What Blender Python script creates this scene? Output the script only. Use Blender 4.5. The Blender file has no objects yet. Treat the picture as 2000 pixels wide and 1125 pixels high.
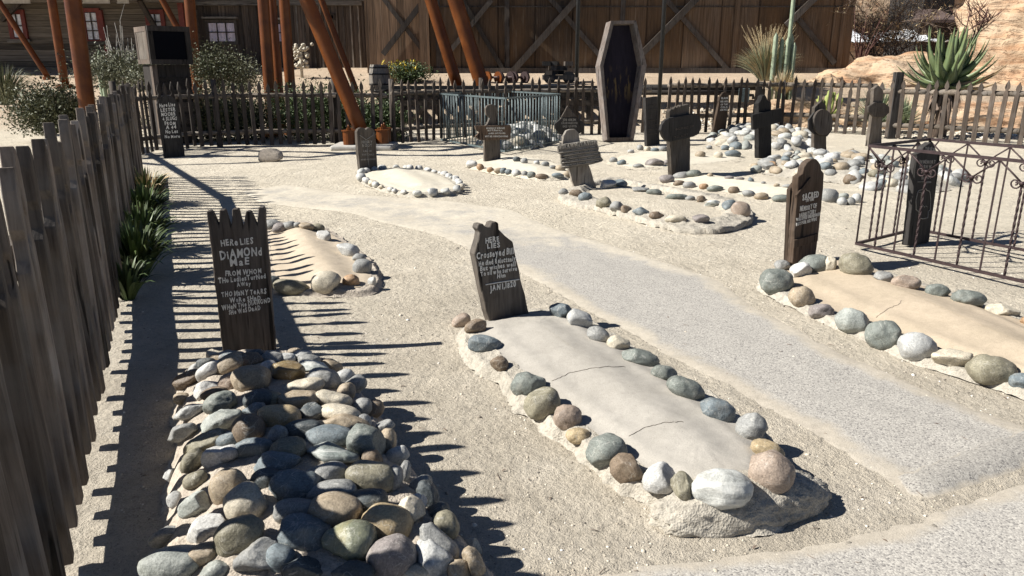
import bpy, bmesh, math, random
from mathutils import Vector, Matrix, Quaternion, noise
from mathutils.bvhtree import BVHTree
random.seed(7)
R = math.radians
S = bpy.context.scene
COL = S.collection
# ------------------------------------------------------------------ camera
CAMH = 1.6; FPX = 1460.0; TH = math.atan(432.5/1460.0)
CT, ST = math.cos(TH), math.sin(TH)
cam = bpy.data.cameras.new('camera'); camo = bpy.data.objects.new('camera', cam); COL.objects.link(camo)
camo.location = (0, 0, CAMH); camo.rotation_euler = (math.pi/2-TH, 0, 0)
cam.sensor_width = 36; cam.lens = 36*FPX/2000; cam.clip_end = 600; cam.clip_start = 0.05
S.camera = camo
# ------------------------------------------------------------------ light
SUN_EL = 41.0; SHAZ = 5.0          # shadows point 5 degrees off +X, away from the camera
w = bpy.data.worlds.new('World'); S.world = w; w.use_nodes = True
nt = w.node_tree; bg = nt.nodes['Background']
sky = nt.nodes.new('ShaderNodeTexSky'); sky.sky_type = 'NISHITA'; sky.sun_disc = False
sky.sun_elevation = R(SUN_EL); sky.sun_rotation = R(-(90+SHAZ))
sky.altitude = 800; sky.air_density = .55; sky.dust_density = .1; sky.ozone_density = 2.5
nt.links.new(sky.outputs[0], bg.inputs[0]); bg.inputs[1].default_value = 0.05
sl = bpy.data.lights.new('sun', 'SUN'); sl.energy = 5.0; sl.angle = R(0.5); sl.color = (1, .965, .90)
so = bpy.data.objects.new('sun', sl); COL.objects.link(so)
ce = math.cos(R(SUN_EL))
tosun = Vector((-math.cos(R(SHAZ))*ce, -math.sin(R(SHAZ))*ce, math.sin(R(SUN_EL))))
so.rotation_euler = tosun.to_track_quat('Z', 'Y').to_euler()
S.view_settings.view_transform = 'Standard'; S.view_settings.look = 'None'
S.view_settings.exposure = 0.84; S.view_settings.gamma = 1
# ------------------------------------------------------------------ photo geometry (turns a pixel into a place)
C0 = Vector((0, 0, CAMH)); RV = Vector((1, 0, 0)); UV = Vector((0, ST, CT)); FV = Vector((0, CT, -ST))
def ray(px, py): return FV + RV*((px-1000)/FPX) + UV*((562.5-py)/FPX)
def G(px, py, z=0.0):
    d = ray(px, py); t = (z-CAMH)/d.z
    return C0 + d*t
def PY(px, py, Y):
    d = ray(px, py); return C0 + d*(Y/d.y)
def zpx(py, Y): return PY(1000, py, Y).z
def smooth(a, b, x):
    t = max(0, min(1, (x-a)/(b-a))); return t*t*(3-2*t)
def T(x, y):
    z = 1.1*smooth(20.4, 22.8, y) + .1*max(0, min(5, y-23))
    return z
def at(px, Y):
    z = T(0, Y); dep = Y*CT + (CAMH-z)*ST
    x = (px-1000)/FPX*dep
    return Vector((x, Y, T(x, Y)))
BV = []
def hit(px, py):
    d = ray(px, py).normalized(); best = G(px, py)
    bd = (best-C0).length
    for b in BV:
        h = b.ray_cast(C0, d)
        if h[0] is not None and h[3] < bd: bd = h[3]; best = h[0]
    return best
# ------------------------------------------------------------------ node helpers
class NT:
    def __init__(s, name):
        s.m = bpy.data.materials.new(name); s.m.use_nodes = True; s.t = s.m.node_tree
        s.b = s.t.nodes['Principled BSDF']; s.out = s.t.nodes['Material Output']
    def n(s, typ, **kw):
        nd = s.t.nodes.new('ShaderNode'+typ)
        for k, v in kw.items():
            if k in nd.inputs: 
                if isinstance(v, bpy.types.NodeSocket): s.t.links.new(v, nd.inputs[k])
                else: nd.inputs[k].default_value = v
            else: setattr(nd, k, v)
        return nd
    def l(s, a, b): s.t.links.new(a, b)
    def coord(s, scale=(1, 1, 1), which='Object'):
        tc = s.n('TexCoord'); mp = s.n('Mapping'); s.l(tc.outputs[which], mp.inputs[0]); mp.inputs['Scale'].default_value = scale
        oi = s.n('ObjectInfo'); ml = s.n('Math', operation='MULTIPLY'); s.l(oi.outputs['Random'], ml.inputs[0]); ml.inputs[1].default_value = 37.0
        s.w = ml.outputs[0]; return mp.outputs[0]
    def noise(s, v, sc, det=5, rough=.55, dist=0.0):
        nd = s.n('TexNoise', noise_dimensions='4D', Scale=sc, Detail=det, Roughness=rough, Distortion=dist)
        s.l(v, nd.inputs['Vector']); s.l(s.w, nd.inputs['W']); return nd.outputs['Fac']
    def voro(s, v, sc, out='Distance', feat='F1'):
        nd = s.n('TexVoronoi', feature=feat, Scale=sc); s.l(v, nd.inputs['Vector']); return nd.outputs[out]
    def ramp(s, f, stops):
        nd = s.n('ValToRGB'); s.l(f, nd.inputs[0]); e = nd.color_ramp.elements
        while len(e) > 1: e.remove(e[-1])
        e[0].position = stops[0][0]; e[0].color = (*stops[0][1], 1) if not isinstance(stops[0][1], float) else (stops[0][1],)*3+(1,)
        for p, c in stops[1:]:
            x = e.new(p); x.color = (*c, 1) if not isinstance(c, float) else (c, c, c, 1)
        return nd.outputs[0]
    def mix(s, f, a, b, mode='MIX'):
        nd = s.n('MixRGB', blend_type=mode)
        for i, v in enumerate((f, a, b)):
            if isinstance(v, bpy.types.NodeSocket): s.l(v, nd.inputs[i])
            elif isinstance(v, (int, float)): nd.inputs[i].default_value = v if i == 0 else (v, v, v, 1)
            else: nd.inputs[i].default_value = (*v, 1)
        return nd.outputs[0]
    def add(s, a, b, op='ADD'):
        nd = s.n('Math', operation=op)
        for i, v in enumerate((a, b)):
            if isinstance(v, bpy.types.NodeSocket): s.l(v, nd.inputs[i])
            else: nd.inputs[i].default_value = v
        return nd.outputs[0]
    def bump(s, h, st=.5, dist=.01):
        nd = s.n('Bump', Strength=st, Distance=dist); s.l(h, nd.inputs['Height']); s.l(nd.outputs[0], s.b.inputs['Normal'])
    def done(s, col, rough=.8, spec=.3, metal=0):
        if isinstance(col, bpy.types.NodeSocket): s.l(col, s.b.inputs['Base Color'])
        else: s.b.inputs['Base Color'].default_value = (*col, 1)
        if isinstance(rough, bpy.types.NodeSocket): s.l(rough, s.b.inputs['Roughness'])
        else: s.b.inputs['Roughness'].default_value = rough
        s.b.inputs['Specular IOR Level'].default_value = spec; s.b.inputs['Metallic'].default_value = metal
        return s.m
def sc3(c, k): return tuple(x*k for x in c)
def m_wood(name, c, axis='Z', var=.55, rough=.85, grey=.25, vary=.35):
    s = NT(name); st = {'Z': (38, 38, 2.2), 'X': (2.2, 38, 38), 'Y': (38, 2.2, 38)}[axis]
    v = s.coord(st); f = s.noise(v, 1.0, 8, .65, .6)
    v2 = s.coord((1, 1, 1)); g = s.noise(v2, 5, 4); 
    col = s.ramp(f, [(.3, sc3(c, 1-var)), (.5, c), (.72, sc3(c, 1+var))])
    gr = sum(c)/3*1.9
    col = s.mix(s.ramp(g, [(.45, 0.0), (.75, grey)]), col, (gr, gr*.97, gr*.92))
    col = s.mix(1, col, s.ramp(s.noise(v2, 1.3, 2), [(.3, .7), (.7, 1.25)]), 'MULTIPLY')
    oi = s.n('ObjectInfo'); col = s.mix(1, col, s.ramp(oi.outputs['Random'], [(0, 1-vary), (1, 1+vary)]), 'MULTIPLY')
    crack = s.ramp(s.noise(v, .7, 2, .5, .3), [(.33, 0.0), (.37, 1.0)])
    col = s.mix(1, col, s.ramp(crack, [(0, .25), (1, 1.0)]), 'MULTIPLY')
    s.bump(s.add(f, crack), .9, .006)
    return s.done(col, rough, .2)
def m_stone(name, c, c2=None, rough=.6, band=False, speck=.35):
    s = NT(name); v = s.coord(); c2 = c2 or sc3(c, 1.35)
    f = s.noise(v, 9, 6, .6, 1.0)
    col = s.ramp(f, [(.3, sc3(c, .75)), (.5, c), (.7, c2)])
    sp = s.noise(v, 160, 2, .6)
    col = s.mix(speck, col, s.ramp(sp, [(.35, .25), (.5, 1.0), (.68, 1.7)]), 'MULTIPLY')
    ve = s.noise(v, 6, 3, .5, 2.5)
    if band: col = s.mix(s.ramp(s.noise(s.coord((3, 22, 3)), 1.2, 4, .6, 1.2), [(.45, 0.0), (.6, .7)]), col, (.62, .62, .58))
    else: col = s.mix(s.ramp(ve, [(.49, 0.0), (.5, .35), (.51, 0.0)]), col, (.6, .58, .52))
    # dust caught on the surface
    col = s.mix(s.ramp(s.noise(v, 14, 5), [(.55, 0.0), (.8, .28)]), col, (.46, .41, .33))
    s.bump(s.add(s.noise(v, 60, 6, .7), s.noise(v, 12, 3)), .6, .007)
    return s.done(col, s.ramp(f, [(.3, rough*.8), (.7, min(1, rough*1.2))]), .4)
def m_leaf(name, c, var=.5, rough=.55):
    s = NT(name); g = s.n('NewGeometry'); v = s.coord()
    f = s.noise(v, 6, 3)
    col = s.ramp(g.outputs['Random Per Island'], [(0, sc3(c, 1-var)), (.5, c), (1, sc3(c, 1+var))])
    col = s.mix(s.ramp(f, [(.4, 0.0), (.7, .5)]), col, (c[0]*1.6, c[1]*1.3, c[2]))
    s.b.inputs['Subsurface Weight'].default_value = 0
    return s.done(col, rough, .35)
def m_simple(name, c, rough=.6, metal=0, nsc=12, var=.3, bump=.25, bd=.003, spec=.4):
    s = NT(name); v = s.coord(); f = s.noise(v, nsc, 6, .6)
    col = s.ramp(f, [(.3, sc3(c, 1-var)), (.7, sc3(c, 1+var))])
    s.bump(s.noise(v, nsc*6, 4), bump, bd)
    return s.done(col, rough, spec, metal)
M = {}
pal = dict(bluegrey=(.20, .235, .25), grey=(.33, .33, .315), green=(.225, .245, .22), olive=(.29, .265, .19), tan=(.42, .34, .24),
           ochre=(.50, .39, .235), cream=(.56, .50, .39), white=(.55, .54, .51), brown=(.24, .18, .125), purple=(.30, .265, .25),
           pink=(.42, .33, .26), orange=(.47, .30, .17), dark=(.10, .115, .12), lgrey=(.46, .46, .44), pgreen=(.39, .41, .375))
for k, c in pal.items(): M[k] = m_stone('stone_'+k, sc3(c, .84 if k in ('white', 'cream', 'lgrey') else .72))
M['wet'] = m_stone('stone_wet', (.20, .145, .075), (.26, .2, .1), .22, speck=.15)
M['wetgreen'] = m_stone('stone_wet_green', (.20, .21, .15), (.27, .24, .12), .25, speck=.2)
M['band'] = m_stone('stone_banded', (.20, .225, .21), None, .6, True)
M['bandw'] = m_stone('stone_banded_pale', (.38, .385, .36), None, .6, True)
M['wood_dark'] = m_wood('wood_dark', (.068, .056, .047), grey=.35)
M['wood_black'] = m_wood('wood_black', (.036, .033, .031), var=.5, grey=.22)
M['wood_mid'] = m_wood('wood_mid', (.115, .096, .078), grey=.35)
M['wood_brown'] = m_wood('wood_brown', (.085, .058, .040))
M['wood_grey'] = m_wood('wood_grey', (.21, .185, .155), grey=.5)
M['wood_grey_h'] = m_wood('wood_grey_lying', (.15, .135, .115), 'X', grey=.4)
M['wood_dark_h'] = m_wood('wood_dark_lying', (.05, .042, .036), 'X')
M['picket'] = m_wood('wood_picket', (.085, .066, .052), grey=.45)
M['picket_left'] = m_wood('wood_picket_old', (.14, .115, .094), grey=.55, vary=.7)
M['rail'] = m_wood('wood_rail', (.17, .14, .11), 'X', grey=.5)
def m_letter(name, c):
    s = NT(name); v = s.coord((1, 1, .25)); f = s.noise(v, 70, 5, .75)
    return s.done(s.mix(s.ramp(f, [(.33, 0.0), (.43, 1.0)]), (.12, .11, .10), c), .85, .2)
M['letter'] = m_letter('paint_white', (.74, .72, .66))
M['letter_carved'] = m_simple('carved_letters', (.40, .37, .32), .9, nsc=60)
M['letter_dim'] = m_simple('paint_faded', (.28, .265, .24), .9, nsc=150, var=.5)
M['rust'] = None
def m_rust():
    s = NT('rust_orange_paint'); v = s.coord(); f = s.noise(v, 2.5, 6, .6, .5)
    col = s.ramp(f, [(.3, (.08, .022, .004)), (.55, (.145, .042, .007)), (.8, (.185, .065, .015))])
    v2 = s.coord((14, 14, 1.5)); col = s.mix(s.ramp(s.noise(v2, 1, 4), [(.5, 0.0), (.8, .5)]), col, (.06, .02, .012))
    s.bump(s.noise(v, 60, 3), .12, .003)
    return s.done(col, .42, .3)
M['rust'] = m_rust()
M['iron'] = m_simple('iron_brown', (.05, .032, .032), .55, .3, 40, .4, .4)
M['verdigris'] = m_simple('iron_verdigris', (.115, .145, .148), .5, .25, 30, .45, .4)
M['black_iron'] = m_simple('iron_black', (.022, .022, .022), .5, .2, 20, .4)
M['screen'] = m_simple('screen_glass', (.002, .0025, .005), .5, 0, 5, .1, 0, spec=.05)
M['concrete'] = m_simple('concrete_grey', (.42, .40, .36), .9, 0, 8, .2, .4, .004)
M['twig'] = m_simple('twig', (.15, .11, .085), .8)
M['twig_pale'] = m_simple('twig_pale', (.33, .31, .27), .8)
M['twig_red'] = m_simple('twig_red', (.10, .045, .035), .7)
M['leaf'] = m_leaf('leaf_olive', (.082, .092, .048))
M['leaf_dark'] = m_leaf('leaf_dark', (.055, .085, .030))
M['leaf_grey'] = m_leaf('leaf_greygreen', (.125, .135, .085))
M['leaf_lily'] = m_leaf('leaf_lily', (.06, .09, .028), .6, .45)
M['aloe'] = m_leaf('aloe_leaf', (.115, .155, .075), .35, .45)
M['aloe_tip'] = m_leaf('aloe_leaf_dry', (.30, .22, .13), .35, .6)
M['yucca'] = m_leaf('yucca_leaf', (.28, .34, .23), .35)
M['straw'] = m_leaf('straw', (.40, .33, .20), .4, .7)
M['yellow'] = m_leaf('flower_yellow', (.55, .45, .04), .3)
M['cactus'] = m_simple('cactus_skin', (.27, .32, .22), .6, 0, 14, .25)
M['cactus_y'] = m_simple('cactus_bright', (.26, .30, .08), .6, 0, 14, .25)
M['curtain'] = m_simple('curtain', (.78, .80, .84), .5, 0, 9, .3, .2)
M['curtain_p'] = m_simple('curtain_lilac', (.72, .64, .72), .5, 0, 9, .2, .2)
M['redpaint'] = m_simple('red_paint', (.17, .035, .025), .6, 0, 8, .35)
M['whitepaint'] = m_simple('white_board_paint', (.55, .53, .5), .7, 0, 8, .2)
M['tarp'] = m_simple('white_tarp', (.78, .8, .82), .5, 0, 4, .1, .5, .02)
M['roofing'] = m_simple('roofing', (.12, .085, .075), .8, 0, 5, .3)
M['cement'] = None
def m_mortar(name, c, gr=.5):
    s = NT(name); v = s.coord(which='Object')
    f = s.noise(v, 3, 5); g = s.noise(v, 38, 6, .7); k = s.voro(v, 110)
    col = s.ramp(f, [(.3, sc3(c, .86)), (.7, sc3(c, 1.1))])
    col = s.mix(gr, col, s.ramp(g, [(.3, .55), (.5, 1.0), (.7, 1.25)]), 'MULTIPLY')
    s.bump(s.add(s.add(g, .9, 'MULTIPLY'), s.add(k, .35, 'MULTIPLY')), .8, .014)
    return s.done(col, .95, .15)
M['cement'] = m_mortar('mortar', (.41, .375, .315), .95)
M['cement_tan'] = m_mortar('mortar_tan', (.43, .375, .31), .9)
def m_slab(name, c, c2):
    s = NT(name); v = s.coord()
    f = s.noise(v, 1.6, 5, .6, .4); g = s.noise(v, 25, 5, .65); sp = s.noise(v, 190, 2, .7)
    col = s.ramp(f, [(.3, c2), (.55, c), (.75, sc3(c, 1.08))])
    col = s.mix(.5, col, s.ramp(g, [(.3, .82), (.7, 1.1)]), 'MULTIPLY')
    col = s.mix(.4, col, s.ramp(sp, [(.3, .6), (.5, 1.0), (.7, 1.25)]), 'MULTIPLY')
    st_ = s.ramp(s.noise(v, 4.5, 7, .7, .8), [(.46, 1.0), (.60, .91), (.68, .98)]); col = s.mix(1, col, st_, 'MULTIPLY')
    pit = s.ramp(s.voro(v, 26), [(.0, .45), (.045, .6), (.07, 1.0)]); col = s.mix(.7, col, pit, 'MULTIPLY')
    s.bump(s.add(g, sp), .4, .005)
    return s.done(col, .9, .2)
M['slab'] = m_slab('slab_concrete', (.40, .372, .328), (.362, .335, .292))
M['slab_sand'] = m_slab('slab_sandy', (.455, .375, .28), (.41, .34, .25))
M['slab_tan'] = m_slab('slab_tan', (.50, .42, .32), (.46, .385, .29))
M['slab_far'] = m_slab('slab_pale', (.60, .55, .45), (.56, .51, .41))
# ------------------------------------------------------------------ mesh builder
class MB:
    def __init__(s): s.v = []; s.f = []; s.smooth = []
    def add(s, vs, fs, sm=False):
        o = len(s.v); s.v += [tuple(p) for p in vs]; s.f += [tuple(i+o for i in f) for f in fs]; s.smooth += [sm]*len(fs)
    def box(s, c, d, rot=None):
        c = Vector(c); vs = []
        for x in (-.5, .5):
            for y in (-.5, .5):
                for z in (-.5, .5):
                    p = Vector((x*d[0], y*d[1], z*d[2]))
                    if rot: p = rot @ p
                    vs.append(c+p)
        s.add(vs, [(0, 1, 3, 2), (4, 6, 7, 5), (0, 4, 5, 1), (2, 3, 7, 6), (0, 2, 6, 4), (1, 5, 7, 3)])
    def bar(s, a, b, w, t, up=Vector((0, -1, 0))):      # plank from a to b, w wide, t thick along up
        a = Vector(a); b = Vector(b); d = (b-a); L = d.length; d.normalize()
        n = up - d*up.dot(d); n.normalize(); q = d.cross(n)
        rot = Matrix((d, q, n)).transposed(); s.box((a+b)/2, (L, w, t), rot)
    def tube(s, pts, rad, n=8, cap=True, sm=True, twist=0.0):
        pts = [Vector(p) for p in pts]; rs = rad if isinstance(rad, (list, tuple)) else [rad]*len(pts)
        vs = []; fs = []; ref = None
        for i, p in enumerate(pts):
            d = (pts[min(i+1, len(pts)-1)]-pts[max(i-1, 0)])
            if d.length < 1e-9: d = Vector((0, 0, 1))
            d.normalize()
            if ref is None:
                ref = Vector((0, 0, 1)) if abs(d.z) < .9 else Vector((1, 0, 0))
            u = ref - d*ref.dot(d); u.normalize(); ref = u; q = d.cross(u)
            for k in range(n):
                a = 2*math.pi*k/n + twist*i
                vs.append(p + (u*math.cos(a)+q*math.sin(a))*rs[i])
        for i in range(len(pts)-1):
            for k in range(n):
                a = i*n+k; b = i*n+(k+1) % n
                fs.append((a, b, b+n, a+n))
        if cap: fs.append(tuple(range(n))[::-1]); fs.append(tuple((len(pts)-1)*n+k for k in range(n)))
        s.add(vs, fs, sm)
    def prism(s, out, off):                             # outline of 3D points pushed back by off
        n = len(out); a = [Vector(p) for p in out]; b = [p+off for p in a]
        s.add(a+b, [tuple(range(n)), tuple(range(2*n-1, n-1, -1))]+[(i, i+n, (i+1) % n+n, (i+1) % n) for i in range(n)])
    def blade(s, base, tip, w, bend, seg=4, fold=0.0, wd=None):
        base = Vector(base); tip = Vector(tip); d = tip-base
        side = d.cross(Vector((0, 0, 1)))
        if side.length < 1e-5: side = Vector((1, 0, 0))
        side.normalize()
        if wd is not None: side = Quaternion(d.normalized(), wd) @ side
        nrm = side.cross(d).normalized()
        vs = []; fs = []
        for i in range(seg+1):
            t = i/seg; p = base + d*t + Vector((0, 0, 1))*bend*(4*t*(1-t)) 
            ww = w*(1-t**1.8)*.5*(0.7+.6*min(1, 3*t)); 
            vs += [p-side*ww, p+nrm*fold*ww, p+side*ww]
        for i in range(seg):
            a = i*3; fs += [(a, a+1, a+4, a+3), (a+1, a+2, a+5, a+4)]
        s.add(vs, fs, True)
    def build(s, name, mat, parent=None, loc=None):
        me = bpy.data.meshes.new(name)
        o = bpy.data.objects.new(name, me); COL.objects.link(o)
        base = Vector((0, 0, 0))
        if parent is not None:
            o.parent = parent; base = WL[parent.name]
            if loc is None: loc = base
            loc = Vector(loc); o.location = loc-base; WL[o.name] = loc
        else:
            loc = Vector(loc) if loc is not None else Vector((0, 0, 0)); o.location = loc; WL[o.name] = loc
        me.from_pydata([(v[0]-loc.x, v[1]-loc.y, v[2]-loc.z) for v in s.v], [], s.f)
        me.polygons.foreach_set('use_smooth', s.smooth); me.validate(); me.update()
        bm = bmesh.new(); bm.from_mesh(me); bmesh.ops.recalc_face_normals(bm, faces=bm.faces[:]) if len(bm.faces) < 30000 else None; bm.to_mesh(me); bm.free()
        if mat: me.materials.append(M[mat] if isinstance(mat, str) else mat)
        return o
WL = {}
def tag(o, label, cat, group=None, kind=None):
    if label: o['label'] = label
    if cat: o['category'] = cat
    if group: o['group'] = group
    if kind: o['kind'] = kind
    return o
def thing(name, loc, label, cat, group=None):
    o = bpy.data.objects.new(name, None); COL.objects.link(o); o.location = loc; o.empty_display_size = .1
    WL[o.name] = Vector(loc); return tag(o, label, cat, group)
def bevel(o, w, seg=2):
    m = o.modifiers.new('bevel', 'BEVEL'); m.width = w; m.segments = seg; m.limit_method = 'ANGLE'; m.angle_limit = R(40)
def rnd(a, b): return random.uniform(a, b)
_ico = {}
def ico(sub):
    if sub not in _ico:
        bm = bmesh.new(); bmesh.ops.create_icosphere(bm, subdivisions=sub, radius=1)
        _ico[sub] = ([v.co.copy() for v in bm.verts], [tuple(v.index for v in f.verts) for f in bm.faces]); bm.free()
    return _ico[sub]
def stone_verts(sub, axes, ang, amp=.10):
    vs, fs = ico(sub); o = Vector((rnd(-50, 50), rnd(-50, 50), rnd(-50, 50)))
    planes = []
    if ang:
        for _ in range(11 if ang is True else 5):
            n = Vector((rnd(-1, 1), rnd(-1, 1), rnd(-1, 1))).normalized(); planes.append((n, rnd(.60, .84) if ang is True else rnd(.78, .93)))
    out = []
    for v in vs:
        p = v.copy()
        # a superellipsoid look: cobbles are fuller than ellipsoids
        q = Vector((math.copysign(abs(p.x)**.88, p.x), math.copysign(abs(p.y)**.88, p.y), math.copysign(abs(p.z)**.88, p.z)))
        for n, d in planes:
            e = q.dot(n)-d
            if e > 0: q -= n*e*.93
        q *= 1 + amp*1.3*noise.noise(v*1.1+o) + amp*.5*noise.noise(v*2.7+o)+(.05*noise.noise(v*6+o) if ang else .01*noise.noise(v*7+o))
        out.append(Vector((q.x*axes[0], q.y*axes[1], q.z*axes[2])))
    return out, fs
STGROUP = None
def put_stone(C, rot, axes, mat, parent, sub=3, ang=False, name='stone', amp=.10):
    vs, fs = stone_verts(sub, axes, ang, amp)
    me = bpy.data.meshes.new(name); me.from_pydata(vs, [], fs); me.polygons.foreach_set('use_smooth', [True]*len(fs)); me.update()
    me.materials.append(M[mat]); o = bpy.data.objects.new(name, me); COL.objects.link(o)
    o.rotation_mode = 'QUATERNION'; o.rotation_quaternion = rot
    if parent is not None: o.parent = parent; o.location = C-WL[parent.name]
    else: o.location = C
    return o
CAMQ = camo.rotation_euler.to_quaternion()
def px_stone(px, py, wd, ht, mat, parent, rot=0, ang=False, sub=3, sink=.25):
    Q = hit(px, py+ht*.28); dep = (Q-C0).dot(FV)
    a = wd/2*dep/FPX; b = ht/2*dep/FPX; c = (a+b)*.5
    dep += c*sink; C = C0 + ray(px, py)*dep; k = dep/(dep-c*sink)
    q = CAMQ @ Quaternion((0, 0, 1), R(-rot))
    return put_stone(C, q, (a*k*1.04, b*k*1.06, c), mat, parent, sub, ang)

# ================================================================== SETTING: ground
def m_ground():
    s = NT('desert_sand'); v = s.coord(); 
    big = s.noise(v, .45, 4, .5); f = s.noise(v, 2.2, 6, .65); g = s.noise(v, 26, 6, .7); p = s.noise(v, 150, 3, .7)
    k = s.voro(v, 85); kc = s.voro(v, 85, 'Color')
    col = s.ramp(f, [(.3, (.55, .49, .39)), (.5, (.62, .555, .445)), (.7, (.675, .61, .495))])
    col = s.mix(s.ramp(big, [(.45, 0.0), (.65, .5)]), col, (.61, .545, .43))
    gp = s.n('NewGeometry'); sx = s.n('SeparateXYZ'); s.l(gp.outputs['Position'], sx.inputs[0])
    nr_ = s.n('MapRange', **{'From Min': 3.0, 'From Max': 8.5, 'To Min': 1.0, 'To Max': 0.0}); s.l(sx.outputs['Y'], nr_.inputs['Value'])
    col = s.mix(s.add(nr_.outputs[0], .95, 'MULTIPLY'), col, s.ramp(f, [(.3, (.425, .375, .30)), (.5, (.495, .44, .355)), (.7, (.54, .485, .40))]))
    far = s.n('MapRange', **{'From Min': 19.5, 'From Max': 21.5}); s.l(sx.outputs['Y'], far.inputs['Value'])
    col = s.mix(far.outputs[0], col, s.ramp(f, [(.3, (.46, .35, .25)), (.7, (.56, .45, .33))]))
    col = s.mix(.75, col, s.ramp(g, [(.28, .62), (.45, .95), (.7, 1.14)]), 'MULTIPLY')
    col = s.mix(.8, col, s.ramp(p, [(.32, .45), (.46, 1.0), (.7, 1.2)]), 'MULTIPLY')
    pt = s.ramp(s.noise(v, 1.1, 7, .72, .6), [(.40, 1.0), (.56, .86), (.66, 1.03)]); col = s.mix(1, col, pt, 'MULTIPLY')
    peb = s.ramp(k, [(.0, 1.0), (.22, 1.0), (.3, 0.0)])
    sel = s.n('SeparateColor'); s.l(kc, sel.inputs[0])
    on = s.ramp(sel.outputs[0], [(.78, 0.0), (.80, 1.0)])
    pm = s.add(peb, on, 'MULTIPLY')
    pc = s.ramp(sel.outputs[1], [(0, (.34, .30, .26)), (.5, (.52, .46, .38)), (1, (.72, .68, .6))])
    col = s.mix(pm, col, pc)
    h = s.add(s.add(s.noise(v, 11, 4, .6), s.add(g, .8, 'MULTIPLY')), s.add(s.add(p, .35, 'MULTIPLY'), s.add(pm, .35, 'MULTIPLY')))
    s.bump(h, 1.0, .03)
    return s.done(col, .95, .15)
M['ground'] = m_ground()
def axis(segs):
    out = []
    for a, b, st in segs:
        x = a
        while x < b-1e-6: out.append(x); x += st
    out.append(segs[-1][1]); return out
xs = axis([(-150, -30, 12), (-30, -8, 1), (-8, 8, .09), (8, 30, 1), (30, 150, 12)])
ys = axis([(-40, 0, 4), (0, 17, .09), (17, 30, .35), (30, 60, 3), (60, 260, 20)])
def gz(x, y):
    near = smooth(0, 1, y)*(1-smooth(17, 19, y))
    n = .016*noise.noise(Vector((x*1.3, y*1.3, 0)))+.007*noise.noise(Vector((x*5, y*5, 3)))
    return T(x, y)+(n-.012)*near + (.12*noise.noise(Vector((x*.5, y*.5, 9)))+.05*noise.noise(Vector((x*2, y*2, 9))))*smooth(20.4, 21.5, y)*(1-smooth(24, 26, y))
g = MB(); nx = len(xs)
g.v = [(x, y, gz(x, y)) for y in ys for x in xs]
g.f = [(j*nx+i, j*nx+i+1, (j+1)*nx+i+1, (j+1)*nx+i) for j in range(len(ys)-1) for i in range(nx-1)]
g.smooth = [True]*len(g.f)
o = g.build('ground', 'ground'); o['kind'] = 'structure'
# paths: exposed aggregate worn out of the sand
def m_agg(name, tone):
    s = NT(name); v = s.coord(); at_ = s.n('Attribute', attribute_name='edge')
    k = s.voro(v, 165, 'Color'); kd = s.voro(v, 165); sel = s.n('SeparateColor'); s.l(k, sel.inputs[0])
    col = s.ramp(sel.outputs[0], [(0, sc3((.18, .17, .165), tone)), (.22, sc3((.375, .355, .325), tone)), (.6, sc3((.435, .41, .37), tone)), (.95, sc3((.57, .54, .485), tone))])
    f = s.noise(v, 2.0, 6, .65); g2 = s.noise(v, 26, 6, .7)
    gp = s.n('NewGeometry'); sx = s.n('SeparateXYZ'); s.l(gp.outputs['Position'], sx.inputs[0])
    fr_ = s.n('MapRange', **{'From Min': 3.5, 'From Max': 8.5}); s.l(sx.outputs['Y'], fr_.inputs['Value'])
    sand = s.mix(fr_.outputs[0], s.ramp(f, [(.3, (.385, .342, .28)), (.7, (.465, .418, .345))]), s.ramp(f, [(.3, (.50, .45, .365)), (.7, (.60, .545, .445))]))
    sand = s.mix(.7, sand, s.ramp(g2, [(.3, .7), (.7, 1.12)]), 'MULTIPLY')
    sand = s.mix(.6, sand, s.ramp(s.noise(v, 150, 3, .7), [(.32, .5), (.46, 1.0), (.7, 1.2)]), 'MULTIPLY')
    e = s.add(at_.outputs['Fac'], s.add(s.noise(v, 3.2, 7, .72), 1.25, 'MULTIPLY'))
    mk = s.ramp(e, [(.74, 0.0), (1.12, .95)])
    s.l(sand, s.b.inputs['Base Color'])
    s.bump(s.add(s.add(kd, -.4, 'MULTIPLY'), g2), .35, .006)
    return s.done(s.mix(mk, sand, col), .85, .25)
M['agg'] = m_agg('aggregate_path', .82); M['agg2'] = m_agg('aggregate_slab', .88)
def pip(x, y, P):
    c = False; n = len(P)
    for i in range(n):
        x1, y1 = P[i]; x2, y2 = P[(i+1) % n]
        if (y1 > y) != (y2 > y) and x < (x2-x1)*(y-y1)/(y2-y1)+x1: c = not c
    return c
def pdist(x, y, P):
    b = 1e9; n = len(P)
    for i in range(n):
        ax, ay = P[i]; bx, by = P[(i+1) % n]; dx, dy = bx-ax, by-ay; L = dx*dx+dy*dy
        t = max(0, min(1, ((x-ax)*dx+(y-ay)*dy)/L)) if L > 0 else 0
        b = min(b, math.hypot(x-ax-dx*t, y-ay-dy*t))
    return b
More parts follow.
